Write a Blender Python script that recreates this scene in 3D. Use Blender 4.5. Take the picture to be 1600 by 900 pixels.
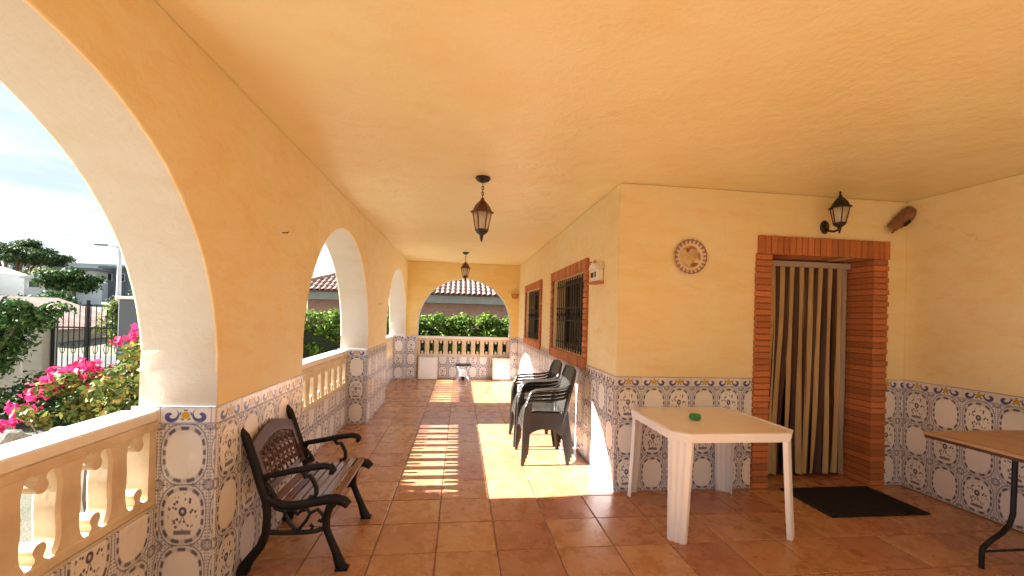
import bpy, bmesh, math, random
from math import sin, cos, pi, radians, sqrt, atan2, tan
from mathutils import Vector, Matrix, noise as mnoise
import numpy as np

for o in list(bpy.data.objects):
    bpy.data.objects.remove(o, do_unlink=True)
SC = bpy.context.scene
COL = SC.collection

# ------------------------------------------------------------------ camera
F_PX, YAW, PITCH, ROLL, EYE = 663.4, 0.1212, 0.0071, 0.0277, 1.4994
fwd = Vector((sin(YAW)*cos(PITCH), cos(YAW)*cos(PITCH), sin(PITCH)))
rgt = Vector((cos(YAW), -sin(YAW), 0)); upv = rgt.cross(fwd)
r2 = cos(ROLL)*rgt + sin(ROLL)*upv
u2 = -sin(ROLL)*rgt + cos(ROLL)*upv
cam = bpy.data.cameras.new('camera')
cam.sensor_width = 36; cam.lens = F_PX/1600*36; cam.shift_y = 38.7/1600
cam.clip_start = 0.05; cam.clip_end = 4000
co = bpy.data.objects.new('camera', cam); COL.objects.link(co)
M = Matrix.Identity(4)
for i in range(3):
    M[i][0] = r2[i]; M[i][1] = u2[i]; M[i][2] = -fwd[i]
M[2][3] = EYE
co.matrix_world = M
SC.camera = co

# ------------------------------------------------------------------ light
SUN_EL = radians(29.0)
sun_dir = Vector((cos(SUN_EL), -0.012, -sin(SUN_EL))).normalized()   # the way the light travels
sl = bpy.data.lights.new('sun', 'SUN'); sl.energy = 5.0; sl.angle = radians(0.55); sl.color = (1.0, 0.985, 0.945)
so = bpy.data.objects.new('sun', sl); COL.objects.link(so)
so.rotation_euler = sun_dir.to_track_quat('-Z', 'Y').to_euler()
so.location = (-8, 4, 8)

W = bpy.data.worlds.new('World'); SC.world = W; W.use_nodes = True
wt = W.node_tree; wt.nodes.clear()
wo = wt.nodes.new('ShaderNodeOutputWorld'); bg = wt.nodes.new('ShaderNodeBackground')
sky = wt.nodes.new('ShaderNodeTexSky'); sky.sky_type = 'NISHITA'; sky.sun_disc = False
sky.sun_elevation = SUN_EL; sky.sun_rotation = radians(270); sky.altitude = 50
sky.air_density = 1.0; sky.dust_density = 0.6; sky.ozone_density = 1.0
bg.inputs['Strength'].default_value = 0.05
# thin streaky cloud mixed into the sky
tc = wt.nodes.new('ShaderNodeTexCoord'); mp = wt.nodes.new('ShaderNodeMapping')
mp.inputs['Scale'].default_value = (1.6, 1.6, 9.0); mp.inputs['Rotation'].default_value = (radians(8), radians(-5), 0)
cn = wt.nodes.new('ShaderNodeTexNoise'); cn.inputs['Scale'].default_value = 1.5; cn.inputs['Detail'].default_value = 7; cn.inputs['Roughness'].default_value = 0.58
cr = wt.nodes.new('ShaderNodeValToRGB'); cr.color_ramp.elements[0].position = 0.30; cr.color_ramp.elements[1].position = 0.60
cm = wt.nodes.new('ShaderNodeMix'); cm.data_type = 'RGBA'
cmul = wt.nodes.new('ShaderNodeMath'); cmul.operation = 'MULTIPLY'; cmul.inputs[1].default_value = 0.97
cm.inputs['B'].default_value = (1.95, 2.35, 2.70, 1)
wt.links.new(tc.outputs['Generated'], mp.inputs['Vector']); wt.links.new(mp.outputs[0], cn.inputs['Vector'])
wt.links.new(cn.outputs[0], cr.inputs[0]); wt.links.new(cr.outputs[0], cmul.inputs[0]); wt.links.new(cmul.outputs[0], cm.inputs['Factor'])
wt.links.new(sky.outputs[0], cm.inputs['A']); wt.links.new(cm.outputs['Result'], bg.inputs['Color'])
wt.links.new(bg.outputs[0], wo.inputs[0])

vs = SC.view_settings
SC.display_settings.display_device = 'sRGB'
vs.view_transform = 'Standard'; vs.look = 'None'; vs.gamma = 1.0; vs.use_curve_mapping = False
vs.exposure = 2.98
SC.render.engine = 'CYCLES'
SC.cycles.max_bounces = 12; SC.cycles.diffuse_bounces = 8; SC.cycles.glossy_bounces = 4; SC.cycles.transmission_bounces = 6
SC.cycles.transparent_max_bounces = 12
SC.cycles.sample_clamp_indirect = 6.0
SC.render.resolution_x = 1024; SC.render.resolution_y = 576

# ------------------------------------------------------------------ node helpers
class Ex:
    """a socket with arithmetic"""
    def __init__(s, nt, sock): s.nt = nt; s.k = sock
    def _m(s, op, *a, clamp=False):
        n = s.nt.nodes.new('ShaderNodeMath'); n.operation = op; n.use_clamp = clamp
        for i, v in enumerate((s,)+a):
            if isinstance(v, Ex): s.nt.links.new(v.k, n.inputs[i])
            else: n.inputs[i].default_value = v
        return Ex(s.nt, n.outputs[0])
    def __add__(s, o): return s._m('ADD', o)
    __radd__ = __add__
    def __sub__(s, o): return s._m('SUBTRACT', o)
    def __rsub__(s, o): return (s*-1.0)+o
    def __mul__(s, o): return s._m('MULTIPLY', o)
    __rmul__ = __mul__
    def __truediv__(s, o): return s._m('DIVIDE', o)
    def abs(s): return s._m('ABSOLUTE')
    def pow(s, p): return s._m('POWER', p)
    def sin(s): return s._m('SINE')
    def sqrt(s): return s._m('SQRT')
    def fract(s): return s._m('FRACT')
    def atan2(s, o): return s._m('ARCTAN2', o)
    def min(s, o): return s._m('MINIMUM', o)
    def max(s, o): return s._m('MAXIMUM', o)
    def clamp(s): return s._m('ADD', 0.0, clamp=True)
    def below(s, t, w):   # 1 where s < t, soft edge w
        return ((t - s)*(1.0/w) + 0.5).clamp() if isinstance(t, (int, float)) else s._m('LESS_THAN', t)
    def above(s, t, w): return ((s - t)*(1.0/w) + 0.5).clamp()

def newmat(name):
    m = bpy.data.materials.new(name); m.use_nodes = True
    nt = m.node_tree; b = nt.nodes['Principled BSDF']
    return m, nt, b
def rgb(c): return (c[0], c[1], c[2], 1)
def noise_node(nt, scale, detail=4, rough=0.55, coord='Object', vec=None):
    n = nt.nodes.new('ShaderNodeTexNoise'); n.inputs['Scale'].default_value = scale
    n.inputs['Detail'].default_value = detail; n.inputs['Roughness'].default_value = rough
    if vec is None:
        t = nt.nodes.new('ShaderNodeTexCoord'); vec = t.outputs[coord]
    nt.links.new(vec, n.inputs['Vector'])
    return n
def mixc(nt, fac, a, b):
    n = nt.nodes.new('ShaderNodeMix'); n.data_type = 'RGBA'
    for key, v in (('Factor', fac), ('A', a), ('B', b)):
        if isinstance(v, Ex): nt.links.new(v.k, n.inputs[key])
        elif hasattr(v, 'is_output'): nt.links.new(v, n.inputs[key])
        elif isinstance(v, (tuple, list)): n.inputs[key].default_value = rgb(v)
        else: n.inputs[key].default_value = v
    return n.outputs['Result']
def add_bump(nt, b, height, strength=0.3, dist=0.01):
    n = nt.nodes.new('ShaderNodeBump'); n.inputs['Strength'].default_value = strength; n.inputs['Distance'].default_value = dist
    nt.links.new(height.k if isinstance(height, Ex) else height, n.inputs['Height']); nt.links.new(n.outputs[0], b.inputs['Normal'])
def objrand(nt):
    n = nt.nodes.new('ShaderNodeObjectInfo'); return n
def ramp(nt, fac, stops):
    r = nt.nodes.new('ShaderNodeValToRGB'); e = r.color_ramp.elements
    while len(e) < len(stops): e.new(0.5)
    for q, (p, c) in zip(e, stops): q.position = p; q.color = rgb(c)
    nt.links.new(fac.k if isinstance(fac, Ex) else fac, r.inputs[0]); return r.outputs[0]
def lin(r, g, b):
    f = lambda c: (c/255/12.92 if c/255 <= .04045 else ((c/255+.055)/1.055)**2.4)
    return (f(r), f(g), f(b))

def simple(name, c, rough=0.5, var=0.12, scale=8, bump=0.0, bscale=60, metallic=0.0, coord='Object', c2=None, randv=0.0, spec=None, bdist=0.004):
    m, nt, b = newmat(name)
    n = noise_node(nt, scale, 5, 0.6, coord)
    lo = c2 if c2 else tuple(x*(1-var) for x in c); hi = c if c2 else tuple(min(1, x*(1+var)) for x in c)
    e = Ex(nt, n.outputs[0])
    fac = ((e-0.5)*2.2+0.5).clamp()
    out = mixc(nt, fac, lo, hi)
    if randv:
        oi = objrand(nt); hs = nt.nodes.new('ShaderNodeHueSaturation')
        v = Ex(nt, oi.outputs['Random'])*(2*randv)+(1-randv)
        nt.links.new(v.k, hs.inputs['Value']); nt.links.new(out, hs.inputs['Color']); out = hs.outputs[0]
    nt.links.new(out, b.inputs['Base Color'])
    b.inputs['Roughness'].default_value = rough; b.inputs['Metallic'].default_value = metallic
    if spec is not None: b.inputs['Specular IOR Level'].default_value = spec
    if bump:
        bn = noise_node(nt, bscale, 5, 0.6, coord); add_bump(nt, b, bn.outputs[0], bump, bdist)
    return m

MT = {}
def stucco(name, c, warm, rough=0.62, stain=0.5, bump=0.42):
    m, nt, b = newmat(name)
    n1 = Ex(nt, noise_node(nt, 0.8, 7, 0.66).outputs[0]); n2 = Ex(nt, noise_node(nt, 4.5, 6, 0.68).outputs[0])
    f = ((n1-0.5)*3.0 + (n2-0.5)*1.3 + 0.55).clamp()
    base = mixc(nt, f, warm, c)
    # trowel streaks: stretched noise
    t = nt.nodes.new('ShaderNodeTexCoord'); mpn = nt.nodes.new('ShaderNodeMapping'); mpn.inputs['Scale'].default_value = (1.3, 2.2, 5.0); mpn.inputs['Rotation'].default_value = (0.5, 0.35, 0.6)
    nt.links.new(t.outputs['Object'], mpn.inputs[0])
    st = Ex(nt, noise_node(nt, 1.6, 8, 0.7, vec=mpn.outputs[0]).outputs[0])
    base = mixc(nt, st.above(0.56, 0.16)*stain, base, tuple(x*y for x, y in zip(warm, (0.95, 0.86, 0.66))))
    # scuffs, specks and faint hairline cracks
    n3 = Ex(nt, noise_node(nt, 14, 8, 0.75).outputs[0]).above(0.69, 0.05)*0.35
    base = mixc(nt, n3, base, tuple(x*0.72 for x in warm))
    vo = nt.nodes.new('ShaderNodeTexVoronoi'); vo.feature = 'DISTANCE_TO_EDGE'; vo.inputs['Scale'].default_value = 0.55
    wv = nt.nodes.new('ShaderNodeVectorMath'); wv.operation = 'ADD'
    wn = noise_node(nt, 2.2, 5, 0.6); ws = nt.nodes.new('ShaderNodeVectorMath'); ws.operation = 'SCALE'; ws.inputs['Scale'].default_value = 0.5
    nt.links.new(wn.outputs['Color'], ws.inputs[0]); nt.links.new(ws.outputs[0], wv.inputs[1]); nt.links.new(t.outputs['Object'], wv.inputs[0]); nt.links.new(wv.outputs[0], vo.inputs['Vector'])
    ck = Ex(nt, vo.outputs['Distance']).below(0.0022, 0.002)*n1.above(0.54, 0.06)*0.2
    base = mixc(nt, ck, base, tuple(x*0.55 for x in warm))
    nt.links.new(base, b.inputs['Base Color'])
    nt.links.new(((st-0.5)*0.35+rough).k, b.inputs['Roughness'])
    h = noise_node(nt, 3.2, 6, 0.6).outputs[0]; h2 = noise_node(nt, 38, 4, 0.6).outputs[0]
    hh = Ex(nt, h)*1.0 + Ex(nt, h2)*0.14 + st*0.5
    add_bump(nt, b, hh, bump, 0.035)
    return m
MT['orange'] = stucco('stucco_orange', (0.855, 0.765, 0.50), (0.835, 0.68, 0.35))
MT['ceil'] = stucco('stucco_ceiling', (0.84, 0.785, 0.50), (0.825, 0.74, 0.43), 0.36, 0.35, 0.5)
MT['cream'] = stucco('stucco_cream', (0.62, 0.565, 0.495), (0.58, 0.515, 0.43), 0.6, 0.3)
MT['ochre'] = stucco('stucco_ochre', (0.79, 0.63, 0.27), (0.76, 0.57, 0.22))
MT['stone_cream'] = simple('cast_stone_cream', (0.78, 0.67, 0.50), 0.75, 0.10, 7, 0.4, 70, c2=(0.60, 0.47, 0.31))
MT['cap_white'] = simple('cap_white', (0.84, 0.79, 0.70), 0.55, 0.06, 5, 0.2, 70)
MT['grout'] = simple('grout', (0.22, 0.13, 0.085), 0.9, 0.25, 15, 0.3, 120)
MT['wgrout'] = simple('wall_grout', (0.66, 0.61, 0.56), 0.9, 0.1, 15)
MT['black_iron'] = simple('black_iron', (0.008, 0.008, 0.009), 0.48, 0.4, 30, 0.25, 150, spec=0.3)
MT['black_lamp'] = simple('black_lamp', (0.014, 0.012, 0.011), 0.38, 0.4, 40)
MT['copper_lamp'] = simple('aged_copper_lamp', (0.13, 0.050, 0.022), 0.4, 0.4, 30, metallic=0.4)
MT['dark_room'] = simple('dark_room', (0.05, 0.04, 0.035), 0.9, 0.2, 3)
MT['white_pl'] = simple('white_plastic', (0.82, 0.84, 0.88), 0.38, 0.03, 6, 0.05, 200)
MT['table_beige'] = simple('beige_tabletop', (0.88, 0.81, 0.73), 0.26, 0.05, 5, 0.06, 180, c2=(0.83, 0.74, 0.64))
MT['grey_pl'] = simple('grey_resin', (0.032, 0.029, 0.025), 0.26, 0.18, 7, 0.02, 90)
MT['white_panel'] = simple('white_panel', (0.78, 0.75, 0.69), 0.5, 0.05, 4)
MT['green_pl'] = simple('green_plastic', (0.03, 0.30, 0.035), 0.3, 0.2, 40)
MT['mat'] = simple('rubber_mat', (0.012, 0.010, 0.010), 0.85, 0.5, 60, 0.6, 320)
MT['win_wood'] = simple('window_wood', (0.075, 0.030, 0.016), 0.45, 0.3, 18)
MT['mortar'] = simple('mortar', (0.26, 0.10, 0.05), 0.9, 0.15, 40, 0.3, 150)
MT['terracotta'] = simple('terracotta', (0.46, 0.19, 0.09), 0.75, 0.25, 14, 0.3, 120)
MT['rail_grey'] = simple('curtain_rail_grey', (0.45, 0.38, 0.32), 0.45, 0.05, 10)

def glass(name, c, rough=0.03, alpha=0.4):
    m, nt, b = newmat(name)
    n = Ex(nt, noise_node(nt, 25, 3).outputs[0])
    nt.links.new(mixc(nt, n, c, tuple(x*0.8 for x in c)), b.inputs['Base Color'])
    b.inputs['Roughness'].default_value = rough; b.inputs['Alpha'].default_value = alpha
    return m
MT['lamp_glass'] = glass('lamp_glass', (0.78, 0.70, 0.55), 0.12, 0.42)
MT['pane'] = glass('window_pane', (0.02, 0.022, 0.025), 0.03, 0.75)
m, nt, b = newmat('bulb'); b.inputs['Base Color'].default_value = (0.9, 0.86, 0.74, 1); b.inputs['Roughness'].default_value = 0.2; MT['bulb'] = m

# floor tile: mottled terracotta, each tile its own shade
def floor_mat():
    m, nt, b = newmat('terracotta_floor_tile')
    oi = objrand(nt); t = nt.nodes.new('ShaderNodeTexCoord')
    va = nt.nodes.new('ShaderNodeVectorMath'); va.operation = 'ADD'
    vm = nt.nodes.new('ShaderNodeVectorMath'); vm.operation = 'SCALE'; vm.inputs[0].default_value = (31, 17, 9)
    nt.links.new(oi.outputs['Random'], vm.inputs['Scale']); nt.links.new(t.outputs['Object'], va.inputs[0]); nt.links.new(vm.outputs[0], va.inputs[1])
    n1 = Ex(nt, noise_node(nt, 5.5, 7, 0.68, vec=va.outputs[0]).outputs[0]); n2 = Ex(nt, noise_node(nt, 26, 5, 0.7, vec=va.outputs[0]).outputs[0])
    f = ((n1-0.5)*1.45 + (n2-0.5)*0.7 + 0.53).clamp()
    c = ramp(nt, f, [(0.0, (0.30, 0.115, 0.050)), (0.45, (0.42, 0.195, 0.092)), (0.75, (0.49, 0.265, 0.140)), (1.0, (0.55, 0.35, 0.20))])
    hs = nt.nodes.new('ShaderNodeHueSaturation')
    nt.links.new((Ex(nt, oi.outputs['Random'])*0.24+0.88).k, hs.inputs['Value'])
    nt.links.new((Ex(nt, oi.outputs['Random'])*0.02+0.49).k, hs.inputs['Hue'])
    nt.links.new(c, hs.inputs['Color']); nt.links.new(hs.outputs[0], b.inputs['Base Color'])
    r = (n1-0.5)*0.22 + 0.28
    nt.links.new(r.k, b.inputs['Roughness'])
    add_bump(nt, b, n1, 0.10, 0.006)
    return m
MT['floor_tile'] = floor_mat()

# brick: each its own shade
def brick_mat(name='clay_brick', c=(0.53, 0.195, 0.065), c2=(0.39, 0.125, 0.040)):
    m, nt, b = newmat(name)
    oi = objrand(nt); n = Ex(nt, noise_node(nt, 30, 5, 0.7).outputs[0])
    hs = nt.nodes.new('ShaderNodeHueSaturation')
    nt.links.new((Ex(nt, oi.outputs['Random'])*0.45+0.78).k, hs.inputs['Value'])
    nt.links.new(mixc(nt, ((n-0.5)*2+0.5).clamp(), c2, c), hs.inputs['Color']); nt.links.new(hs.outputs[0], b.inputs['Base Color'])
    b.inputs['Roughness'].default_value = 0.72
    add_bump(nt, b, n, 0.4, 0.004)
    return m
MT['brick'] = brick_mat()

# ---- azulejo tiles: oval medallion with beaded ring, dotted ground; plain, flowered, border
def azulejo(kind):
    m, nt, b = newmat('azulejo_'+kind)
    uv = nt.nodes.new('ShaderNodeUVMap'); uv.uv_map = 'UVMap'
    sp = nt.nodes.new('ShaderNodeSeparateXYZ'); nt.links.new(uv.outputs[0], sp.inputs[0])
    u = Ex(nt, sp.outputs[0]); v = Ex(nt, sp.outputs[1])
    white = (0.78, 0.79, 0.83); blue = (0.092, 0.088, 0.145); cream = (0.82, 0.81, 0.81)
    if kind != 'border':
        x = u-0.5; y = v-0.5
        a, bb, ex = 0.395, 0.435, 2.6
        r = ((x.abs()*(1/a)).pow(ex) + (y.abs()*(1/bb)).pow(ex)).pow(1/ex)
        th = (y*1.3).atan2(x)
        # beaded ring
        bead = (th*13.0).sin()
        ring = (r-1.0).abs().below(0.072, 0.06)*(bead.above(-0.25, 0.6)*0.72+0.28)
        ring2 = (r-1.17).abs().below(0.030, 0.03)*0.7
        # dotted ground outside
        du = (u*14.0).fract()-0.5; dv = (v*18.0).fract()-0.5
        dots = (du*du+dv*dv).sqrt().below(0.27, 0.22)
        out = r.above(1.11, 0.05)
        # corner rosettes
        cx = 0.5-x.abs(); cy = 0.5-y.abs()
        cd = (cx*cx+cy*cy*1.6).sqrt()
        ros = (cd-0.10).abs().below(0.03, 0.03)
        mask = (ring*0.95).max(ring2).max(out*dots*0.74).max(ros*0.7)
        if kind == 'flower':
            # bouquet of blots above a little basket
            vo = nt.nodes.new('ShaderNodeTexVoronoi'); vo.inputs['Scale'].default_value = 13.0; vo.inputs['Randomness'].default_value = 1.0
            nt.links.new(uv.outputs[0], vo.inputs['Vector'])
            blot = Ex(nt, vo.outputs['Distance']).below(0.36, 0.14)
            e = ((x*(1/0.29)).pow(2.0) + ((y-0.05)*(1/0.31)).pow(2.0)).sqrt()
            fl = blot*e.below(1.0, 0.15)
            stem = ((x-y*0.35).abs().below(0.012, 0.015)).max((x+y*0.45).abs().below(0.012, 0.015))*((y+0.02).abs().below(0.13, 0.03))
            bask = (x.abs().below(0.17, 0.03))*((y+0.285).abs().below(0.036, 0.02))
            cent = ((x*x+(y-0.06)*(y-0.06)).sqrt()-0.055).abs().below(0.024, 0.02)
            mask = mask.max(fl*0.95).max(stem*0.7).max(bask*0.85).max(cent)
        inner = r.below(1.0, 0.04)
        g = Ex(nt, noise_node(nt, 7, 4, 0.6).outputs[0])
        basec = mixc(nt, inner, (0.73, 0.74, 0.80), cream)
        basec = mixc(nt, (g-0.35)*0.25, basec, (0.62, 0.55, 0.50))
        col = mixc(nt, mask.clamp(), basec, blue)
    else:
        x = (u.fract()-0.5); y = v-0.5
        lines = (y.abs()-0.43).abs().below(0.03, 0.03)
        # scrolls either side, a yellow flower in the middle
        xs = x.abs()-0.29; rr = (xs*xs*1.0+(y*0.42)*(y*0.42)).sqrt()
        th = (y*0.42).atan2(xs)
        scroll = (((rr*26.0) + th*1.0).sin()).above(0.15, 0.5)*rr.below(0.165, 0.03)
        fr = (x*x+(y*0.42)*(y*0.42)).sqrt()
        th2 = (y*0.42).atan2(x)
        fl = fr.below(0.085, 0.02)
        leaf = (fr-0.115).abs().below(0.018, 0.02)*(th2*5.0).sin().above(0.0, 0.4)
        col = mixc(nt, lines*0.75, (0.76, 0.73, 0.72), (0.10, 0.12, 0.30))
        col = mixc(nt, scroll*0.92, col, (0.022, 0.045, 0.24))
        col = mixc(nt, leaf*0.9, col, (0.06, 0.13, 0.10))
        col = mixc(nt, fl, col, (0.62, 0.36, 0.045))
    hs = nt.nodes.new('ShaderNodeHueSaturation'); oi = objrand(nt); rv = Ex(nt, oi.outputs['Random'])
    nt.links.new((rv*0.16+0.90).k, hs.inputs['Value']); nt.links.new(col, hs.inputs['Color']); col = hs.outputs[0]
    dn = Ex(nt, noise_node(nt, 3.0, 7, 0.7, 'Generated').outputs[0]).above(0.60, 0.12)*0.16
    col = mixc(nt, dn, col, (0.40, 0.33, 0.26))
    nt.links.new(col, b.inputs['Base Color']); b.inputs['Roughness'].default_value = 0.16
    bn = noise_node(nt, 9, 3); add_bump(nt, b, bn.outputs[0], 0.08, 0.004)
    return m
MT['az_plain'] = azulejo('plain'); MT['az_flower'] = azulejo('flower'); MT['az_border'] = azulejo('border')

def wood_mat(name, c, c2, scale=(3, 40, 40), rough=0.45):
    m, nt, b = newmat(name)
    t = nt.nodes.new('ShaderNodeTexCoord'); mpn = nt.nodes.new('ShaderNodeMapping'); mpn.inputs['Scale'].default_value = scale
    nt.links.new(t.outputs['Object'], mpn.inputs[0])
    n = Ex(nt, noise_node(nt, 1.0, 8, 0.65, vec=mpn.outputs[0]).outputs[0])
    nt.links.new(mixc(nt, ((n-0.5)*2.6+0.5).clamp(), c2, c), b.inputs['Base Color'])
    b.inputs['Roughness'].default_value = rough; add_bump(nt, b, n, 0.25, 0.003)
    return m
MT['slat_wood'] = wood_mat('bench_slat_wood', (0.22, 0.075, 0.030), (0.10, 0.032, 0.015), (40, 3, 40), 0.28)
MT['slat_sheen'] = wood_mat('bench_slat_sheen', (0.30, 0.22, 0.17), (0.16, 0.09, 0.06), (40, 3, 40), 0.25)  # greyer wood: grey reflections on the middle slats, put into the colour
MT['bench_back'] = simple('bench_back_iron', (0.080, 0.026, 0.014), 0.4, 0.4, 20, 0.3, 120)
MT['table_wood'] = wood_mat('table_wood_print', (0.50, 0.33, 0.20), (0.30, 0.18, 0.10), (30, 2.0, 40), 0.4)

def strip_mat(name, c, c2):
    m, nt, b = newmat(name)
    t = nt.nodes.new('ShaderNodeTexCoord'); mpn = nt.nodes.new('ShaderNodeMapping'); mpn.inputs['Scale'].default_value = (120, 120, 4)
    nt.links.new(t.outputs['Object'], mpn.inputs[0])
    n = Ex(nt, noise_node(nt, 1.0, 4, 0.6, vec=mpn.outputs[0]).outputs[0])
    nt.links.new(mixc(nt, ((n-0.5)*2.5+0.5).clamp(), c2, c), b.inputs['Base Color']); b.inputs['Roughness'].default_value = 0.55
    add_bump(nt, b, n, 0.5, 0.003)
    return m
MT['strip_cream'] = strip_mat('curtain_strip_cream', (0.54, 0.40, 0.20), (0.38, 0.26, 0.12))
MT['strip_brown'] = strip_mat('curtain_strip_brown', (0.075, 0.026, 0.014), (0.035, 0.013, 0.008))
MT['strip_grey'] = strip_mat('curtain_strip_grey', (0.42, 0.37, 0.31), (0.30, 0.26, 0.22))

def leaf_mat(name, cols, rough=0.6, trans=0.25):
    m, nt, b = newmat(name)
    g = nt.nodes.new('ShaderNodeNewGeometry')
    f = Ex(nt, g.outputs['Random Per Island'])
    k = len(cols)-1
    c = ramp(nt, f, [(i/k, cc) for i, cc in enumerate(cols)])
    nt.links.new(c, b.inputs['Base Color']); b.inputs['Roughness'].default_value = rough; b.inputs['Specular IOR Level'].default_value = 0.25
    tr = nt.nodes.new('ShaderNodeBsdfTranslucent'); nt.links.new(c, tr.inputs[0])
    mx = nt.nodes.new('ShaderNodeMixShader'); mx.inputs[0].default_value = trans
    out = nt.nodes['Material Output']
    nt.links.new(b.outputs[0], mx.inputs[1]); nt.links.new(tr.outputs[0], mx.inputs[2]); nt.links.new(mx.outputs[0], out.inputs[0])
    return m
MT['leaf_hedge'] = leaf_mat('leaf_hedge', [(0.035, 0.075, 0.010), (0.10, 0.17, 0.020), (0.21, 0.29, 0.035)])
MT['leaf_dark'] = leaf_mat('leaf_dark', [(0.012, 0.032, 0.008), (0.032, 0.075, 0.016), (0.085, 0.15, 0.034)])
MT['leaf_boug'] = leaf_mat('leaf_bougainvillea', [(0.025, 0.045, 0.010), (0.08, 0.115, 0.020), (0.18, 0.19, 0.035), (0.20, 0.10, 0.035)])
MT['bract'] = leaf_mat('bract_pink', [(0.36, 0.010, 0.07), (0.52, 0.022, 0.13), (0.45, 0.035, 0.10)], 0.5, 0.4)
MT['leaf_pine'] = leaf_mat('leaf_pine', [(0.030, 0.050, 0.020), (0.055, 0.085, 0.03), (0.09, 0.12, 0.045)])
MT['leaf_yellow'] = leaf_mat('leaf_yellowgreen', [(0.06, 0.085, 0.018), (0.12, 0.15, 0.03), (0.17, 0.19, 0.04)])
MT['soil'] = simple('garden_soil', (0.10, 0.085, 0.06), 0.95, 0.4, 3, 0.6, 40, c2=(0.045, 0.05, 0.022), bdist=.02)
MT['hedge_core'] = simple('hedge_core', (0.018, 0.026, 0.010), 0.95, 0.3, 9)
MT['bark'] = simple('bark', (0.11, 0.075, 0.05), 0.9, 0.35, 12, 0.6, 40)
MT['rock'] = simple('rock', (0.20, 0.175, 0.15), 0.9, 0.35, 6, 0.7, 18, randv=0.2, bdist=0.03)
MT['house_white'] = simple('house_white', (0.55, 0.55, 0.54), 0.8, 0.06, 1.2)
MT['house_bluewhite'] = simple('house_pale', (0.30, 0.36, 0.40), 0.8, 0.06, 1.2)
MT['house_grey'] = simple('house_grey', (0.13, 0.135, 0.145), 0.8, 0.1, 1.2)
MT['fascia'] = simple('fascia_grey', (0.25, 0.245, 0.215), 0.7, 0.15, 2)
MT['garden_wall'] = simple('garden_wall_render', (0.34, 0.30, 0.25), 0.85, 0.14, 2.5, 0.3, 30)
MT['steel'] = simple('galvanised_steel', (0.62, 0.63, 0.64), 0.4, 0.06, 4, metallic=0.3)
MT['asphalt'] = simple('asphalt', (0.055, 0.054, 0.052), 0.9, 0.2, 3, 0.4, 60)
MT['hill'] = simple('hill_scrub', (0.075, 0.095, 0.10), 0.95, 0.35, 0.08)
def roof_mat():
    m, nt, b = newmat('roof_tile_pale')
    n = Ex(nt, noise_node(nt, 1.5, 6, 0.7).outputs[0]); n2 = Ex(nt, noise_node(nt, 9, 4, 0.7).outputs[0])
    c = ramp(nt, ((n-0.5)*1.5+(n2-0.5)*1.6+0.5).clamp(), [(0, (0.16, 0.075, 0.05)), (0.5, (0.30, 0.18, 0.14)), (1, (0.42, 0.32, 0.27))])
    nt.links.new(c, b.inputs['Base Color']); b.inputs['Roughness'].default_value = 0.85
    return m
MT['roof_tile'] = roof_mat()
def nb_brick():
    m, nt, b = newmat('far_brickwork')
    t = nt.nodes.new('ShaderNodeTexCoord'); mpn = nt.nodes.new('ShaderNodeMapping'); mpn.inputs['Rotation'].default_value = (radians(90), 0, 0)
    nt.links.new(t.outputs['Object'], mpn.inputs[0])
    br = nt.nodes.new('ShaderNodeTexBrick'); br.inputs['Scale'].default_value = 4.0
    br.inputs['Color1'].default_value = (0.30, 0.15, 0.12, 1); br.inputs['Color2'].default_value = (0.40, 0.21, 0.17, 1); br.inputs['Mortar'].default_value = (0.36, 0.28, 0.24, 1)
    nt.links.new(mpn.outputs[0], br.inputs['Vector']); nt.links.new(br.outputs[0], b.inputs['Base Color']); b.inputs['Roughness'].default_value = 0.9
    return m
MT['nb_brick'] = nb_brick()
def ground_mat():
    m, nt, b = newmat('garden_ground')
    n = Ex(nt, noise_node(nt, 0.25, 8, 0.65).outputs[0]); n2 = Ex(nt, noise_node(nt, 7, 6, 0.7).outputs[0])
    c = ramp(nt, ((n-0.5)*2.0+(n2-0.5)*0.9+0.5).clamp(), [(0, (0.05, 0.065, 0.022)), (0.4, (0.12, 0.11, 0.06)), (0.7, (0.21, 0.175, 0.12)), (1, (0.28, 0.24, 0.18))])
    nt.links.new(c, b.inputs['Base Color']); b.inputs['Roughness'].default_value = 0.95
    add_bump(nt, b, n2, 0.5, 0.03)
    return m
MT['ground'] = ground_mat()

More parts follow.
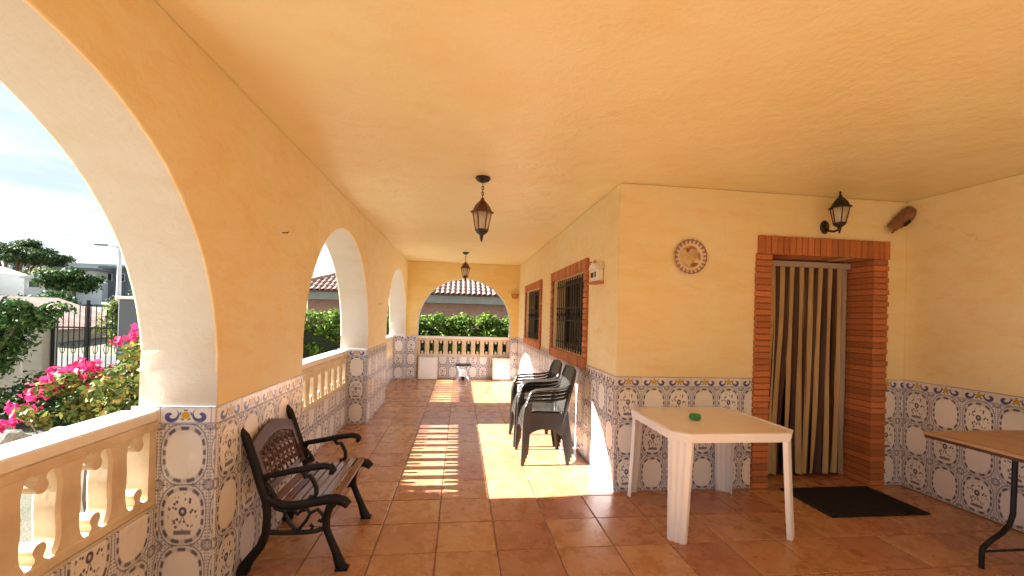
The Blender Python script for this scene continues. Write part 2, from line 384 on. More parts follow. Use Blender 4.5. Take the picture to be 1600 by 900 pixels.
# ------------------------------------------------------------------ mesh helpers
class MB:
    def __init__(s): s.v = []; s.f = []; s.m = []; s.uv = {}
    def add(s, vs, fs, mi=0):
        k = len(s.v); s.v += [tuple(p) for p in vs]
        for f in fs: s.f.append(tuple(k+i for i in f)); s.m.append(mi)
        return s
    def box(s, x0, x1, y0, y1, z0, z1, mi=0, T=None):
        p = [(x0,y0,z0),(x1,y0,z0),(x1,y1,z0),(x0,y1,z0),(x0,y0,z1),(x1,y0,z1),(x1,y1,z1),(x0,y1,z1)]
        if T: p = [T @ Vector(q) for q in p]
        return s.add(p, [(0,3,2,1),(4,5,6,7),(0,1,5,4),(1,2,6,5),(2,3,7,6),(3,0,4,7)], mi)
    def cbox(s, x0, x1, y0, y1, z0, z1, c, mi=0, T=None):
        """box with all edges chamfered by c"""
        vs = []; 
        for (ax, sx) in ((0,0),(0,1),(1,0),(1,1),(2,0),(2,1)):
            lo = [x0,y0,z0]; hi = [x1,y1,z1]
            a1, a2 = [i for i in range(3) if i != ax]
            for q1, q2 in ((0,0),(1,0),(1,1),(0,1)):
                p = [0,0,0]; p[ax] = hi[ax] if sx else lo[ax]
                p[a1] = hi[a1]-c if q1 else lo[a1]+c; p[a2] = hi[a2]-c if q2 else lo[a2]+c
                vs.append(Vector(p))
        if T: vs = [T @ p for p in vs]
        bm = bmesh.new(); bv = [bm.verts.new(p) for p in vs]
        res = bmesh.ops.convex_hull(bm, input=bv)
        bmesh.ops.dissolve_limit(bm, angle_limit=0.02, verts=bm.verts, edges=bm.edges)
        bm.verts.index_update()
        s.add([v.co for v in bm.verts], [[v.index for v in f.verts] for f in bm.faces], mi); bm.free(); return s
    def prism(s, pts, a, b, plane='yz', mi=0, T=None):
        """closed polygon extruded from a to b along the remaining axis (polygon fan-safe n-gon)"""
        def P(q, t):
            if plane == 'yz': return Vector((t, q[0], q[1]))
            if plane == 'xz': return Vector((q[0], t, q[1]))
            return Vector((q[0], q[1], t))
        n = len(pts); vs = [P(q, a) for q in pts]+[P(q, b) for q in pts]
        if T: vs = [T @ p for p in vs]
        fs = [tuple(range(n)), tuple(range(2*n-1, n-1, -1))]+[(i, i+n, (i+1) % n+n, (i+1) % n) for i in range(n)]
        return s.add(vs, fs, mi)
    def tube(s, path, r, seg=8, mi=0, T=None, flat=None):
        """sweep a circle (or ellipse flat=(r1,r2)) along a path; r number or list"""
        path = [Vector(p) for p in path]; n = len(path)
        rs = r if isinstance(r, (list, tuple)) else [r]*n
        rings = []; prev = None
        for i, p in enumerate(path):
            t = (path[min(i+1, n-1)]-path[max(i-1, 0)]).normalized()
            if prev is None:
                a = Vector((0, 0, 1)) if abs(t.z) < 0.9 else Vector((1, 0, 0))
                x = a.cross(t).normalized()
            else:
                x = (prev - t*prev.dot(t)).normalized()
            prev = x; y = t.cross(x)
            rings.append([p+(x*cos(2*pi*k/seg)*(flat[0] if flat else 1)+y*sin(2*pi*k/seg)*(flat[1] if flat else 1))*rs[i] for k in range(seg)])
        vs = [q for R in rings for q in R]
        if T: vs = [T @ q for q in vs]
        fs = [(i*seg+k, i*seg+(k+1) % seg, (i+1)*seg+(k+1) % seg, (i+1)*seg+k) for i in range(n-1) for k in range(seg)]
        fs += [tuple(range(seg-1, -1, -1)), tuple((n-1)*seg+k for k in range(seg))]
        return s.add(vs, fs, mi)
    def lathe(s, prof, seg=16, c=(0, 0, 0), mi=0, T=None, ph=0):
        vs = []; n = len(prof)
        for (r, z) in prof:
            for k in range(seg):
                a = 2*pi*k/seg+ph; vs.append(Vector((c[0]+r*cos(a), c[1]+r*sin(a), c[2]+z)))
        if T: vs = [T @ q for q in vs]
        fs = [(i*seg+k, i*seg+(k+1) % seg, (i+1)*seg+(k+1) % seg, (i+1)*seg+k) for i in range(n-1) for k in range(seg)]
        fs += [tuple(range(seg-1, -1, -1)), tuple((n-1)*seg+k for k in range(seg))]
        return s.add(vs, fs, mi)
    def sheet(s, fn, nu, nv, th, mi=0, T=None):
        """thick curved sheet: fn(u,v)->(point, normal)"""
        top = []; bot = []
        for i in range(nu+1):
            for j in range(nv+1):
                p, nrm = fn(i/nu, j/nv); p = Vector(p); nrm = Vector(nrm).normalized()
                top.append(p+nrm*th/2); bot.append(p-nrm*th/2)
        vs = top+bot; N = (nu+1)*(nv+1)
        if T: vs = [T @ q for q in vs]
        I = lambda i, j: i*(nv+1)+j
        fs = []
        for i in range(nu):
            for j in range(nv):
                fs.append((I(i,j), I(i+1,j), I(i+1,j+1), I(i,j+1)))
                fs.append((N+I(i,j), N+I(i,j+1), N+I(i+1,j+1), N+I(i+1,j)))
        for i in range(nu):
            fs.append((I(i,0), N+I(i,0), N+I(i+1,0), I(i+1,0))); fs.append((I(i,nv), I(i+1,nv), N+I(i+1,nv), N+I(i,nv)))
        for j in range(nv):
            fs.append((I(0,j), I(0,j+1), N+I(0,j+1), N+I(0,j))); fs.append((I(nu,j), N+I(nu,j), N+I(nu,j+1), I(nu,j+1)))
        return s.add(vs, fs, mi)
    def mesh(s, name, mats, smooth=None, weld=True):
        me = bpy.data.meshes.new(name); me.from_pydata([tuple(p) for p in s.v], [], s.f)
        for mm in (mats if isinstance(mats, (list, tuple)) else [mats]): me.materials.append(mm)
        me.polygons.foreach_set('material_index', s.m)
        bm = bmesh.new(); bm.from_mesh(me)
        if weld: bmesh.ops.remove_doubles(bm, verts=bm.verts, dist=1e-5)
        bmesh.ops.recalc_face_normals(bm, faces=bm.faces)
        if smooth is not None:
            for f in bm.faces: f.smooth = True
            for e in bm.edges:
                if len(e.link_faces) == 2 and e.calc_face_angle(0) > radians(smooth): e.smooth = False
        bm.to_mesh(me); bm.free()
        return me
    def build(s, name, mats, parent=None, smooth=None, weld=True):
        return link(name, s.mesh(name, mats, smooth, weld), parent)

def link(name, me, parent=None):
    o = bpy.data.objects.new(name, me); COL.objects.link(o)
    if parent is not None: o.parent = parent
    return o
def tag(o, label=None, cat=None, group=None, kind=None):
    if label: o['label'] = label
    if cat: o['category'] = cat
    if group: o['group'] = group
    if kind: o['kind'] = kind
    return o
def empty(name, loc=(0, 0, 0), rz=0, label=None, cat=None, group=None):
    o = bpy.data.objects.new(name, None); COL.objects.link(o); o.location = loc; o.rotation_euler = (0, 0, rz)
    o.empty_display_size = 0.1
    return tag(o, label, cat, group)
def copy_tree(o, parent=None):
    c = o.copy(); COL.objects.link(c); c.parent = parent
    for ch in list(o.children):
        copy_tree(ch, c)
    return c
rng = random.Random(7)

# ------------------------------------------------------------------ measures of the porch
XL, XO, XR_, XH, XS = -1.2137, -1.575, -1.47, 1.3638, 4.206
YD, YF, ZC, ZD = 3.5625, 9.8804, 2.6874, 1.0
A0, A1, A2, A3 = (-3.65, -1.28), (-0.03, 2.3237), (3.50, 5.885), (7.30, 9.80)
TW, TH, BH = 0.235, 0.303, 0.091       # azulejo tile width, height, border height
FT = 0.388                              # floor tile pitch

# ------------------------------------------------------------------ floor
fl = MB().box(-1.7, 8.0, -6.0, 10.15, -0.34, -0.006).build('terrace_floor', MT['grout']); tag(fl, kind='structure')
g = 0.0035
tm = MB()
h = FT/2-g
c_ = 0.004
tm.add([(-h,-h,-.01),(h,-h,-.01),(h,h,-.01),(-h,h,-.01),(-h,-h,-c_),(h,-h,-c_),(h,h,-c_),(-h,h,-c_),(-h+c_,-h+c_,0),(h-c_,-h+c_,0),(h-c_,h-c_,0),(-h+c_,h-c_,0)],
       [(0,1,5,4),(1,2,6,5),(2,3,7,6),(3,0,4,7),(4,5,9,8),(5,6,10,9),(6,7,11,10),(7,4,8,11),(8,9,10,11)])
tile_me = tm.mesh('floor_tile', MT['floor_tile'])
X0, Y0 = -0.4986, 3.4837
cells = []
for i in range(-3, 13):
    for j in range(-25, 18):
        cx, cy = X0+(i+.5)*FT, Y0+(j+.5)*FT
        inside = (-1.62 < cx < 1.55 and -5.6 < cy < 10.05) or (1.3 < cx < 4.35 and -5.6 < cy < 3.9)
        if inside: cells.append((cx, cy))
vis = [c for c in cells if c[1] > 1.15 and (c[0]-0.0) < c[1]*1.75]
rest = [c for c in cells if c not in set(vis)]
vis.sort(key=lambda c: c[1]); 
for c in vis[:300]:
    o = link('tile', tile_me, fl); o.location = (c[0]+rng.uniform(-.0007, .0007), c[1]+rng.uniform(-.0007, .0007), rng.uniform(-.0008, .0004)); o.rotation_euler = (rng.uniform(-.0012, .0012), rng.uniform(-.0012, .0012), rng.choice((0, 1, 2, 3))*pi/2)
rb = MB()
for c in rest+vis[300:]:
    rb.add([(p[0]+c[0], p[1]+c[1], p[2]) for p in tm.v], tm.f)
tag(rb.build('floor_tiles_behind', MT['floor_tile'], fl, weld=False), kind='stuff')

# ------------------------------------------------------------------ ceiling
cl = MB().box(-1.75, 8.3, -6.0, 10.35, ZC, ZC+0.28).build('ceiling', MT['ceil']); tag(cl, kind='structure')

# ------------------------------------------------------------------ azulejo dado builder
_tcache = {}
def tile_mesh(kind, w, hgt, u0=0.0, u1=1.0, v0=0.0, v1=1.0):
    key = (kind, round(w, 4), round(hgt, 4), round(u0, 3), round(u1, 3), round(v0, 3), round(v1, 3))
    if key in _tcache: return _tcache[key]
    gp, th, ch = 0.0012, 0.008, 0.0015
    x0, x1, z0, z1 = gp, w-gp, gp, hgt-gp
    vs = [(x0, 0, z0), (x1, 0, z0), (x1, 0, z1), (x0, 0, z1), (x0, -th+ch, z0), (x1, -th+ch, z0), (x1, -th+ch, z1), (x0, -th+ch, z1),
          (x0+ch, -th, z0+ch), (x1-ch, -th, z0+ch), (x1-ch, -th, z1-ch), (x0+ch, -th, z1-ch)]
    fs = [(0,1,5,4),(1,2,6,5),(2,3,7,6),(3,0,4,7),(4,5,9,8),(5,6,10,9),(6,7,11,10),(7,4,8,11),(8,9,10,11)]
    me = bpy.data.meshes.new('tile'); me.from_pydata(vs, [], fs); me.materials.append(MT['az_'+kind])
    uvl = me.uv_layers.new(name='UVMap')
    for lp in me.loops:
        p = vs[lp.vertex_index]
        uvl.data[lp.index].uv = (u0+(u1-u0)*p[0]/w, v0+(v1-v0)*p[2]/hgt)
    _tcache[key] = me
    return me
def dado(parent, origin, ang, length, start=0.0, par=0, ztop=1.0, border=True, holes=()):
    """tiles on a vertical face: origin = lower left corner seen from the front, ang = rotation about z of the face's x axis.
    start = where in the tile pattern the left edge falls; par = parity of the medallions; holes = (x0,x1) runs left out"""
    ox, oy, oz = origin; ca, sa = cos(ang), sin(ang)
    def runs():
        r = [(0, length)]
        for a, b_ in holes:
            nr = []
            for p, q in r:
                if b_ <= p or a >= q: nr.append((p, q))
                else:
                    if a > p: nr.append((p, a))
                    if b_ < q: nr.append((b_, q))
            r = nr
        return r
    rows = []
    top = ZD
    if border: rows.append(('border', ZD-BH, ZD, -1))
    for k in range(3): rows.append(('m', ZD-BH-(k+1)*TH, ZD-BH-k*TH, k))
    for kind, z0, z1, k in rows:
        z0c = max(z0, 0.0); z1c = min(z1, ztop)
        if z1c-z0c < 0.03: continue
        v0, v1 = (z0c-z0)/(z1-z0), (z1c-z0)/(z1-z0)
        for (p, q) in runs():
            c = math.floor((p+start)/TW)
            while c*TW-start < q-0.004:
                a = max(p, c*TW-start); b_ = min(q, (c+1)*TW-start)
                if b_-a > 0.012:
                    kk = kind if kind == 'border' else ('flower' if (c+k+par) % 2 == 0 else 'plain')
                    me = tile_mesh(kk, b_-a, z1c-z0c, (a+start)/TW-c, (b_+start)/TW-c, v0, v1)
                    o = link('tile', me, parent)
                    jit = rng.uniform(0, 0.0008)
                    o.location = (ox+ca*a+sa*jit, oy+sa*a-ca*jit, oz+z0c); o.rotation_euler = (rng.uniform(-.002, .002), rng.uniform(-.0015, .0015), ang+rng.uniform(-.002, .002))
                c += 1

# ------------------------------------------------------------------ left arcade wall
def arch_z(y, a, b_, top=2.35, spr=1.17):
    c = (a+b_)/2; r = (b_-a)/2; t = max(0, 1-((y-c)/r)**2)
    return spr+(top-spr)*sqrt(t)
def outline(arches, lo, hi, top=2.35, spr=1.17, n=36):
    pts = [(lo, 0.0)]
    for a, b_ in arches:
        pts += [(a, 0.0), (a, spr)]
        c, r = (a+b_)/2, (b_-a)/2
        for k in range(1, n): 
            t = pi-pi*k/n; w = 1+.006*mnoise.noise(Vector((a*3+k*.35, 1.7, 0))); pts.append((c+r*w*cos(t), spr+(top-spr)*w*sin(t)))
        pts += [(b_, spr), (b_, 0.0)]
    pts.append((hi, 0.0)); return pts
def arcade(name, pts, i0, i1, zt, axis, sp):
    """wall between planes i0 (inner) and i1 (outer); axis 'y': runs along Y with planes at X"""
    mb = MB()
    def P(s, z, t): return (t, s, z) if axis == 'y' else (s, t, z)
    for (s0, z0), (s1, z1) in zip(pts[:-1], pts[1:]):
        if abs(s1-s0) > 1e-6:
            bands = [(z0, z1, sp, sp), (sp, sp, zt, zt)] if z0 == 0 and z1 == 0 else [(z0, z1, zt, zt)]
            for (p0, p1, q0, q1) in bands:      # piers are split at the springing so that every corner is shared
                mb.add([P(s0,p0,i0), P(s1,p1,i0), P(s1,q1,i0), P(s0,q0,i0)], [(0,1,2,3)], 0)
                mb.add([P(s0,p0,i1), P(s1,p1,i1), P(s1,q1,i1), P(s0,q0,i1)], [(0,3,2,1)], 1)
        mb.add([P(s0,z0,i0), P(s0,z0,i1), P(s1,z1,i1), P(s1,z1,i0)], [(0,1,2,3)], 1)
    for s in (pts[0][0], pts[-1][0]):
        mb.add([P(s,0,i0), P(s,0,i1), P(s,sp,i1), P(s,sp,i0)], [(0,1,2,3)], 1); mb.add([P(s,sp,i0), P(s,sp,i1), P(s,zt,i1), P(s,zt,i0)], [(0,1,2,3)], 1)
    return mb
def soften(me, off=0.011):
    bm = bmesh.new(); bm.from_mesh(me)
    bmesh.ops.dissolve_limit(bm, angle_limit=0.004, verts=bm.verts, edges=bm.edges, delimit={'MATERIAL'})
    es = [e for e in bm.edges if len(e.link_faces) == 2 and e.calc_face_angle(0) > radians(45) and min(v.co.z for v in e.verts) > 0.004 and max(v.co.z for v in e.verts) < ZC-.05]
    bmesh.ops.bevel(bm, geom=es, offset=off, segments=2, profile=0.5, affect='EDGES', clamp_overlap=True)
    for f in bm.faces: f.smooth = True
    for e in bm.edges: e.smooth = not (len(e.link_faces) == 2 and e.calc_face_angle(0) > radians(18))
    bm.to_mesh(me); bm.free()
mb = arcade('arcade_wall', outline([A0, A1, A2, A3], -5.6, YF+0.002), XL, XO, ZC-0.003, 'y', 1.17)
aw = mb.build('arcade_wall', [MT['orange'], MT['cream']]); soften(aw.data)
tag(aw, 'long orange plastered arcade wall with round arches on the garden side', 'wall')
# dado on the piers (inner face looks +X: seen from inside, left end is the far... angle +90 deg runs along +Y)
# face with normal +X: local -Y must map to +X -> ang = +90deg: local x -> +Y, local -y -> +X
for (y0, y1, par) in ((A1[1], A2[0], 0), (A2[1], A3[0], 1)):
    dado(aw, (XL, y0, 0), pi/2, y1-y0, 0.0, par)
dado(aw, (XL, A3[1], 0), pi/2, YF-A3[1]-0.009, 0.0, 1)
# reveals facing the camera (normal -Y): ang 0, x runs +X, from recess plane to inner corner
for yy, par in ((A1[1], 0), (A2[1], 0), (A3[1], 0)):
    dado(aw, (XR_-0.135, yy, 0), 0.0, XL-XR_+0.135, TW-0.135, par)
# parapets under the railings
def parapet(parent, y0, y1, z1, par):
    p = MB().box(XO+0.004, XR_, y0-0.02, y1+0.02, -0.02, z1).build('parapet', MT['cream'], parent)
    dado(parent, (XR_, y0+0.001, 0), pi/2, y1-y0-0.002, 0.05, par, ztop=z1-0.012, border=False)
for (a, b_), par in ((A1, 1), (A2, 0), (A3, 1)):
    parapet(aw, a, b_, 0.515, par)
MB().box(XO+0.004, XR_, A0[0]-.02, A0[1]+.02, -.02, .515).build('parapet', MT['cream'], aw)
# rusty hook stubs in the plaster
for (y, z) in ((3.05, 2.02), (6.55, 1.62)):
    MB().tube([(XL-.01, y, z), (XL+.02, y, z), (XL+.028, y+.012, z+.004), (XL+.026, y+.03, z+.012)], .004, 6).build('hook', MT['black_iron'], aw)

# ------------------------------------------------------------------ railings
PER = 0.236
def bal_profile():
    # half-width of the post along z (fraction 0..1), baluster flares at both ends
    return [(0.0, .062), (0.06, .061), (0.12, .053), (0.20, .048), (0.30, .049), (0.42, .053), (0.58, .053), (0.70, .049), (0.80, .048), (0.88, .053), (0.94, .061), (1.0, .062)]
def make_baluster(hgt, depth=0.098):
    pr = bal_profile()
    pts = [(w, z*hgt) for z, w in pr]+[(-w, z*hgt) for z, w in reversed(pr)]
    n = len(pts); d = depth/2; ch = 0.012
    vs = []
    for y, k in ((-d, .80), (-d+ch, 1), (d-ch, 1), (d, .80)):
        vs += [(x*k if 0.05 < z/hgt < 0.95 else x, y, z) for x, z in pts]
    fs = [tuple(range(n)), tuple(range(4*n-1, 3*n-1, -1))]
    for r in range(3):
        fs += [(r*n+i, (r+1)*n+i, (r+1)*n+(i+1) % n, r*n+(i+1) % n) for i in range(n)]
    m = MB().add(vs, fs).mesh('baluster', MT['stone_cream'], 30)
    return m
def make_knob(depth=0.092):
    # round boss on a short neck that juts into the opening
    pts = [(-.034, 0), (-.018, .012), (-.016, .024)]
    for k in range(0, 13):
        t = radians(-55+290*k/12); t = radians(-145) - radians(250)*k/12
        pts.append((.026*cos(t), .050+.026*sin(t)))
    pts += [(.016, .024), (.018, .012), (.034, 0)]
    n = len(pts); d = depth/2
    vs = [(x, -d, z) for x, z in pts]+[(x, d, z) for x, z in pts]
    fs = [tuple(range(n)), tuple(range(2*n-1, n-1, -1))]+[(i, i+n, (i+1) % n+n, (i+1) % n) for i in range(n)]
    return MB().add(vs, fs).mesh('boss', MT['stone_cream'], 30)
R0, R1 = 0.555, 0.885
bal_me = make_baluster(R1-R0); knob_me = make_knob()
def railing(name, p0, ang, length, label, capw=0.20, capoff=0.0, n=None):
    root = empty(name, (p0[0], p0[1], 0), ang, label, 'railing', 'cream balustrades in the arches')
    MB().cbox(0.002, length-0.002, -0.055, 0.055, 0.512, R0, 0.006).build('bottom_rail', MT['stone_cream'], root)
    MB().cbox(0.002, length-0.002, -0.055, 0.055, R1, 0.925, 0.006).build('top_rail', MT['stone_cream'], root)
    MB().cbox(0.002, length-0.002, -capw/2+capoff, capw/2+capoff, 0.925, 0.978, 0.008).build('cap', MT['cap_white'], root)
    n = n or max(2, round(length/PER)); per = length/n
    for k in range(n+1):
        if k in (0, n):
            continue
        o = link('baluster', bal_me, root); o.location = (k*per, 0, R0)
    for k, sx in ((0, 1), (n, -1)):
        hb = MB().box(0, .055*sx, -.05, .05, R0, R1).build('end_post', MT['stone_cream'], root); hb.location = (length if k else 0, 0, 0); hb.location.x += 0.003*sx
    for k in range(n):
        o = link('boss', knob_me, root); o.location = ((k+.5)*per, 0, R0)
        o = link('boss', knob_me, root); o.location = ((k+.5)*per, 0, R1); o.rotation_euler = (0, pi, 0)
    return root
XRAIL = XR_-0.062
railing('balustrade', (XRAIL, A1[0]), pi/2, A1[1]-A1[0], 'cream stone balustrade in the nearest arch, beside the pink flowers', 0.17, 0.035)
railing('balustrade', (XRAIL, A2[0]), pi/2, A2[1]-A2[0], 'cream stone balustrade in the middle arch behind the iron bench', 0.17, 0.035)
railing('balustrade', (XRAIL, A3[0]), pi/2, A3[1]-A3[0], 'cream stone balustrade in the farthest arch of the long garden wall', 0.17, 0.035)

# ------------------------------------------------------------------ end wall
EX = (-0.962, 1.176)
mb = arcade('end_wall', outline([EX], XO, XH+0.3, 2.33, 1.27), YF, YF+0.32, ZC-0.003, 'x', 1.27)
ew = mb.build('end_wall', [MT['ochre'], MT['cream']]); soften(ew.data)
tag(ew, 'ochre end wall of the porch with one wide round arch', 'wall')
dado(ew, (XL+.009, YF, 0), 0.0, EX[0]-XL-.009, 0.0, 0)
dado(ew, (EX[1], YF, 0), 0.0, XH-EX[1]-.01, 0.0, 1)
MB().box(EX[0]-.02, EX[1]+.02, YF+.14, YF+.31, -.02, .515).build('parapet', MT['cream'], ew)
dado(ew, (EX[0]+.001, YF+.14, 0), 0.0, EX[1]-EX[0]-.002, 0.0, 0, ztop=.505, border=False)
railing('balustrade', (EX[0], YF+0.205), 0.0, EX[1]-EX[0], 'cream stone balustrade across the end arch in front of the green hedge', 0.17, -0.035, 10)

# ------------------------------------------------------------------ house walls with openings
def holed(mb, s0, s1, z0, z1, holes, i0, i1, axis, mi=0, rmi=0):
    """wall sheet pair with rectangular holes: holes = (a,b,c,d) in s,z"""
    ss = sorted({s0, s1, *[h[0] for h in holes], *[h[1] for h in holes]}); zs = sorted({z0, z1, *[h[2] for h in holes], *[h[3] for h in holes]})
    def P(s, z, t): return (t, s, z) if axis == 'y' else (s, t, z)
    def inh(s, z): return any(h[0] < s < h[1] and h[2] < z < h[3] for h in holes)
    for a, b_ in zip(ss[:-1], ss[1:]):
        for c, d in zip(zs[:-1], zs[1:]):
            if inh((a+b_)/2, (c+d)/2): continue
            mb.add([P(a,c,i0),P(b_,c,i0),P(b_,d,i0),P(a,d,i0)], [(0,1,2,3)], mi); mb.add([P(a,c,i1),P(b_,c,i1),P(b_,d,i1),P(a,d,i1)], [(0,3,2,1)], mi)
    for a, b_, c, d in holes:
        for (p, q) in (((a,c),(a,d)), ((b_,c),(b_,d)), ((a,d),(b_,d)), ((a,c),(b_,c))):
            mb.add([P(p[0],p[1],i0),P(p[0],p[1],i1),P(q[0],q[1],i1),P(q[0],q[1],i0)], [(0,1,2,3)], rmi)
    return mb
WIN = [(4.55, 6.12, 1.06, 2.02), (7.16, 8.70, 1.06, 2.00)]
mb = MB(); holed(mb, YD, YF, -0.02, ZC-.003, WIN, XH, XH+.28, 'y')
hw = mb.build('house_wall', MT['orange']); tag(hw, 'long orange house wall with two barred windows, beside the stacked chairs', 'wall')
# corner strip in paler paint
SUR = 0.125
holes = [(YF-b_-SUR, YF-a+SUR) for a, b_, c, d in WIN]
# face normal -X: local -y -> -X : ang = -90deg, x runs -Y
def dado_house():
    L = YF-YD-0.009
    ox, oy = XH, YF-0.009
    rowz = 1.0
    # windows' brick frames hang a little below the dado top; only the border row and top edge are interrupted
    dado(hw, (ox, oy, 0), -pi/2, L, (TW-L % TW) % TW, 0)
dado_house()
DOOR = (2.800, 3.845, -0.02, 2.1275)
mb = MB(); holed(mb, XH+.0, XS+.25, -0.02, ZC-.003, [DOOR], YD, YD+.30, 'x')
mb.box(XH+.281, XH+.282, YD+.30, YD+.301, 0, .01)
dw = mb.build('door_wall', MT['orange']); tag(dw, 'orange house wall round the brick doorway, behind the white table', 'wall')
BR0, BR1 = 2.645, 4.000
dado(dw, (XH-.008, YD, 0), 0.0, BR0-XH+.004, 0.0, 0)
dado(dw, (BR1+.004, YD, 0), 0.0, XS-BR1-.013, 0.1, 1)
sw = MB().box(XS, XS+.25, -5.6, YD-.002, -.02, ZC-.003).build('side_wall', MT['orange'])
tag(sw, 'orange side wall with tiled base beside the wood-topped folding table', 'wall')
L = YD-0.5
dado(sw, (XS, YD-.009, 0), -pi/2, L, 0.0, 0)
# rest of the house: closes the rooms behind the door and windows
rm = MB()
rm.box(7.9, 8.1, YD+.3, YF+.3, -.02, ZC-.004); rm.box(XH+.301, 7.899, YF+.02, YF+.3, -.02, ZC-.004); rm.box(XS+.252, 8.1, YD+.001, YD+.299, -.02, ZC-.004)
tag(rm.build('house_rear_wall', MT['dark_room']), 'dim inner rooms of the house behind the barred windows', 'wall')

# ------------------------------------------------------------------ brick doorway
dr = empty('brick_doorway', (0, 0, 0), 0, 'red brick door surround with toothed jambs on the orange wall', 'doorway')
MB().box(BR0+.012, DOOR[0]+.001, YD-.018, YD+.26, 0, 2.13).box(DOOR[1]-.001, BR1-.012, YD-.018, YD+.26, 0, 2.13).box(BR0+.03, BR1-.03, YD-.018, YD+.26, 2.131, 2.285).build('mortar', MT['mortar'], dr)
def brick_mesh(w, d, hh): return MB().cbox(0, w, 0, d, 0, hh, .004).mesh('brick', MT['brick'])
jw = 0.162
bj = [brick_mesh(jw, .285, .047), brick_mesh(jw-.012, .285, .047)]
n = 38; ph = 2.125/n
for k in range(n):
    t = k % 2
    o = link('brick', bj[t], dr); o.location = (BR0+.002+rng.uniform(-.002, .002), YD-.026+rng.uniform(-.003, .003), k*ph+.004)
    o = link('brick', bj[t], dr); o.location = (DOOR[1]-.004+(.003 if t else 0)+rng.uniform(-.002, .002)-.002, YD-.026+rng.uniform(-.003, .003), k*ph+.004)
bl = brick_mesh(.0545, .285, .168)
n = 22; pw = (BR1+.012-BR0-.02)/n
for k in range(n):
    o = link('brick', bl, dr); o.location = (BR0+.02+k*pw+.002, YD-.028+rng.uniform(-.003, .003), 2.126+rng.uniform(-.002, .002))
# door recess floor step is plain tile; bead curtain hangs at the back of the recess
cu = empty('strip_curtain', (0, 0, 0), 0, 'brown and cream striped strip curtain hanging in the brick doorway', 'curtain')
YC = YD+.235
MB().cbox(DOOR[0]+.012, DOOR[1]-.005, YC-.02, YC+.02, 2.055, 2.110, .004).build('rail', MT['rail_grey'], cu)
nst = 19; sx0, sx1 = DOOR[0]+.03, DOOR[1]-.035; wst = (sx1-sx0)/nst
for k in range(nst):
    top = sx0+(k+.5)*wst
    lean = -.030+.035*sin(k*.9)+rng.uniform(-.02, .02)
    if k > nst-3: lean = -.01
    tw = rng.uniform(-1.0, 1.0); ph0 = rng.uniform(0, 6.28); bow = rng.uniform(-.008, .008)
    def fn(u, v, top=top, lean=lean, tw=tw, ph0=ph0, bow=bow):
        z = 2.057-v*2.027
        a = (tw*v*v + .25*sin(v*5+ph0)*v)
        a = max(-1.15, min(1.15, a))
        cx = top+lean*v**1.25+bow*sin(v*pi*2); cy = YC+.01*sin(v*4+ph0)*v
        s = (u-.5)*wst*1.02
        return ((cx+s*cos(a), cy+s*sin(a)+.006*sin(u*pi), z), (-sin(a), -cos(a), 0))
    pat = k % 3
    mt = MT['strip_grey'] if k == nst-1 else (MT['strip_cream'] if k % 2 == 1 else MT['strip_brown'])
    MB().sheet(fn, 3, 14, .003).build('strip', mt, cu, smooth=40)

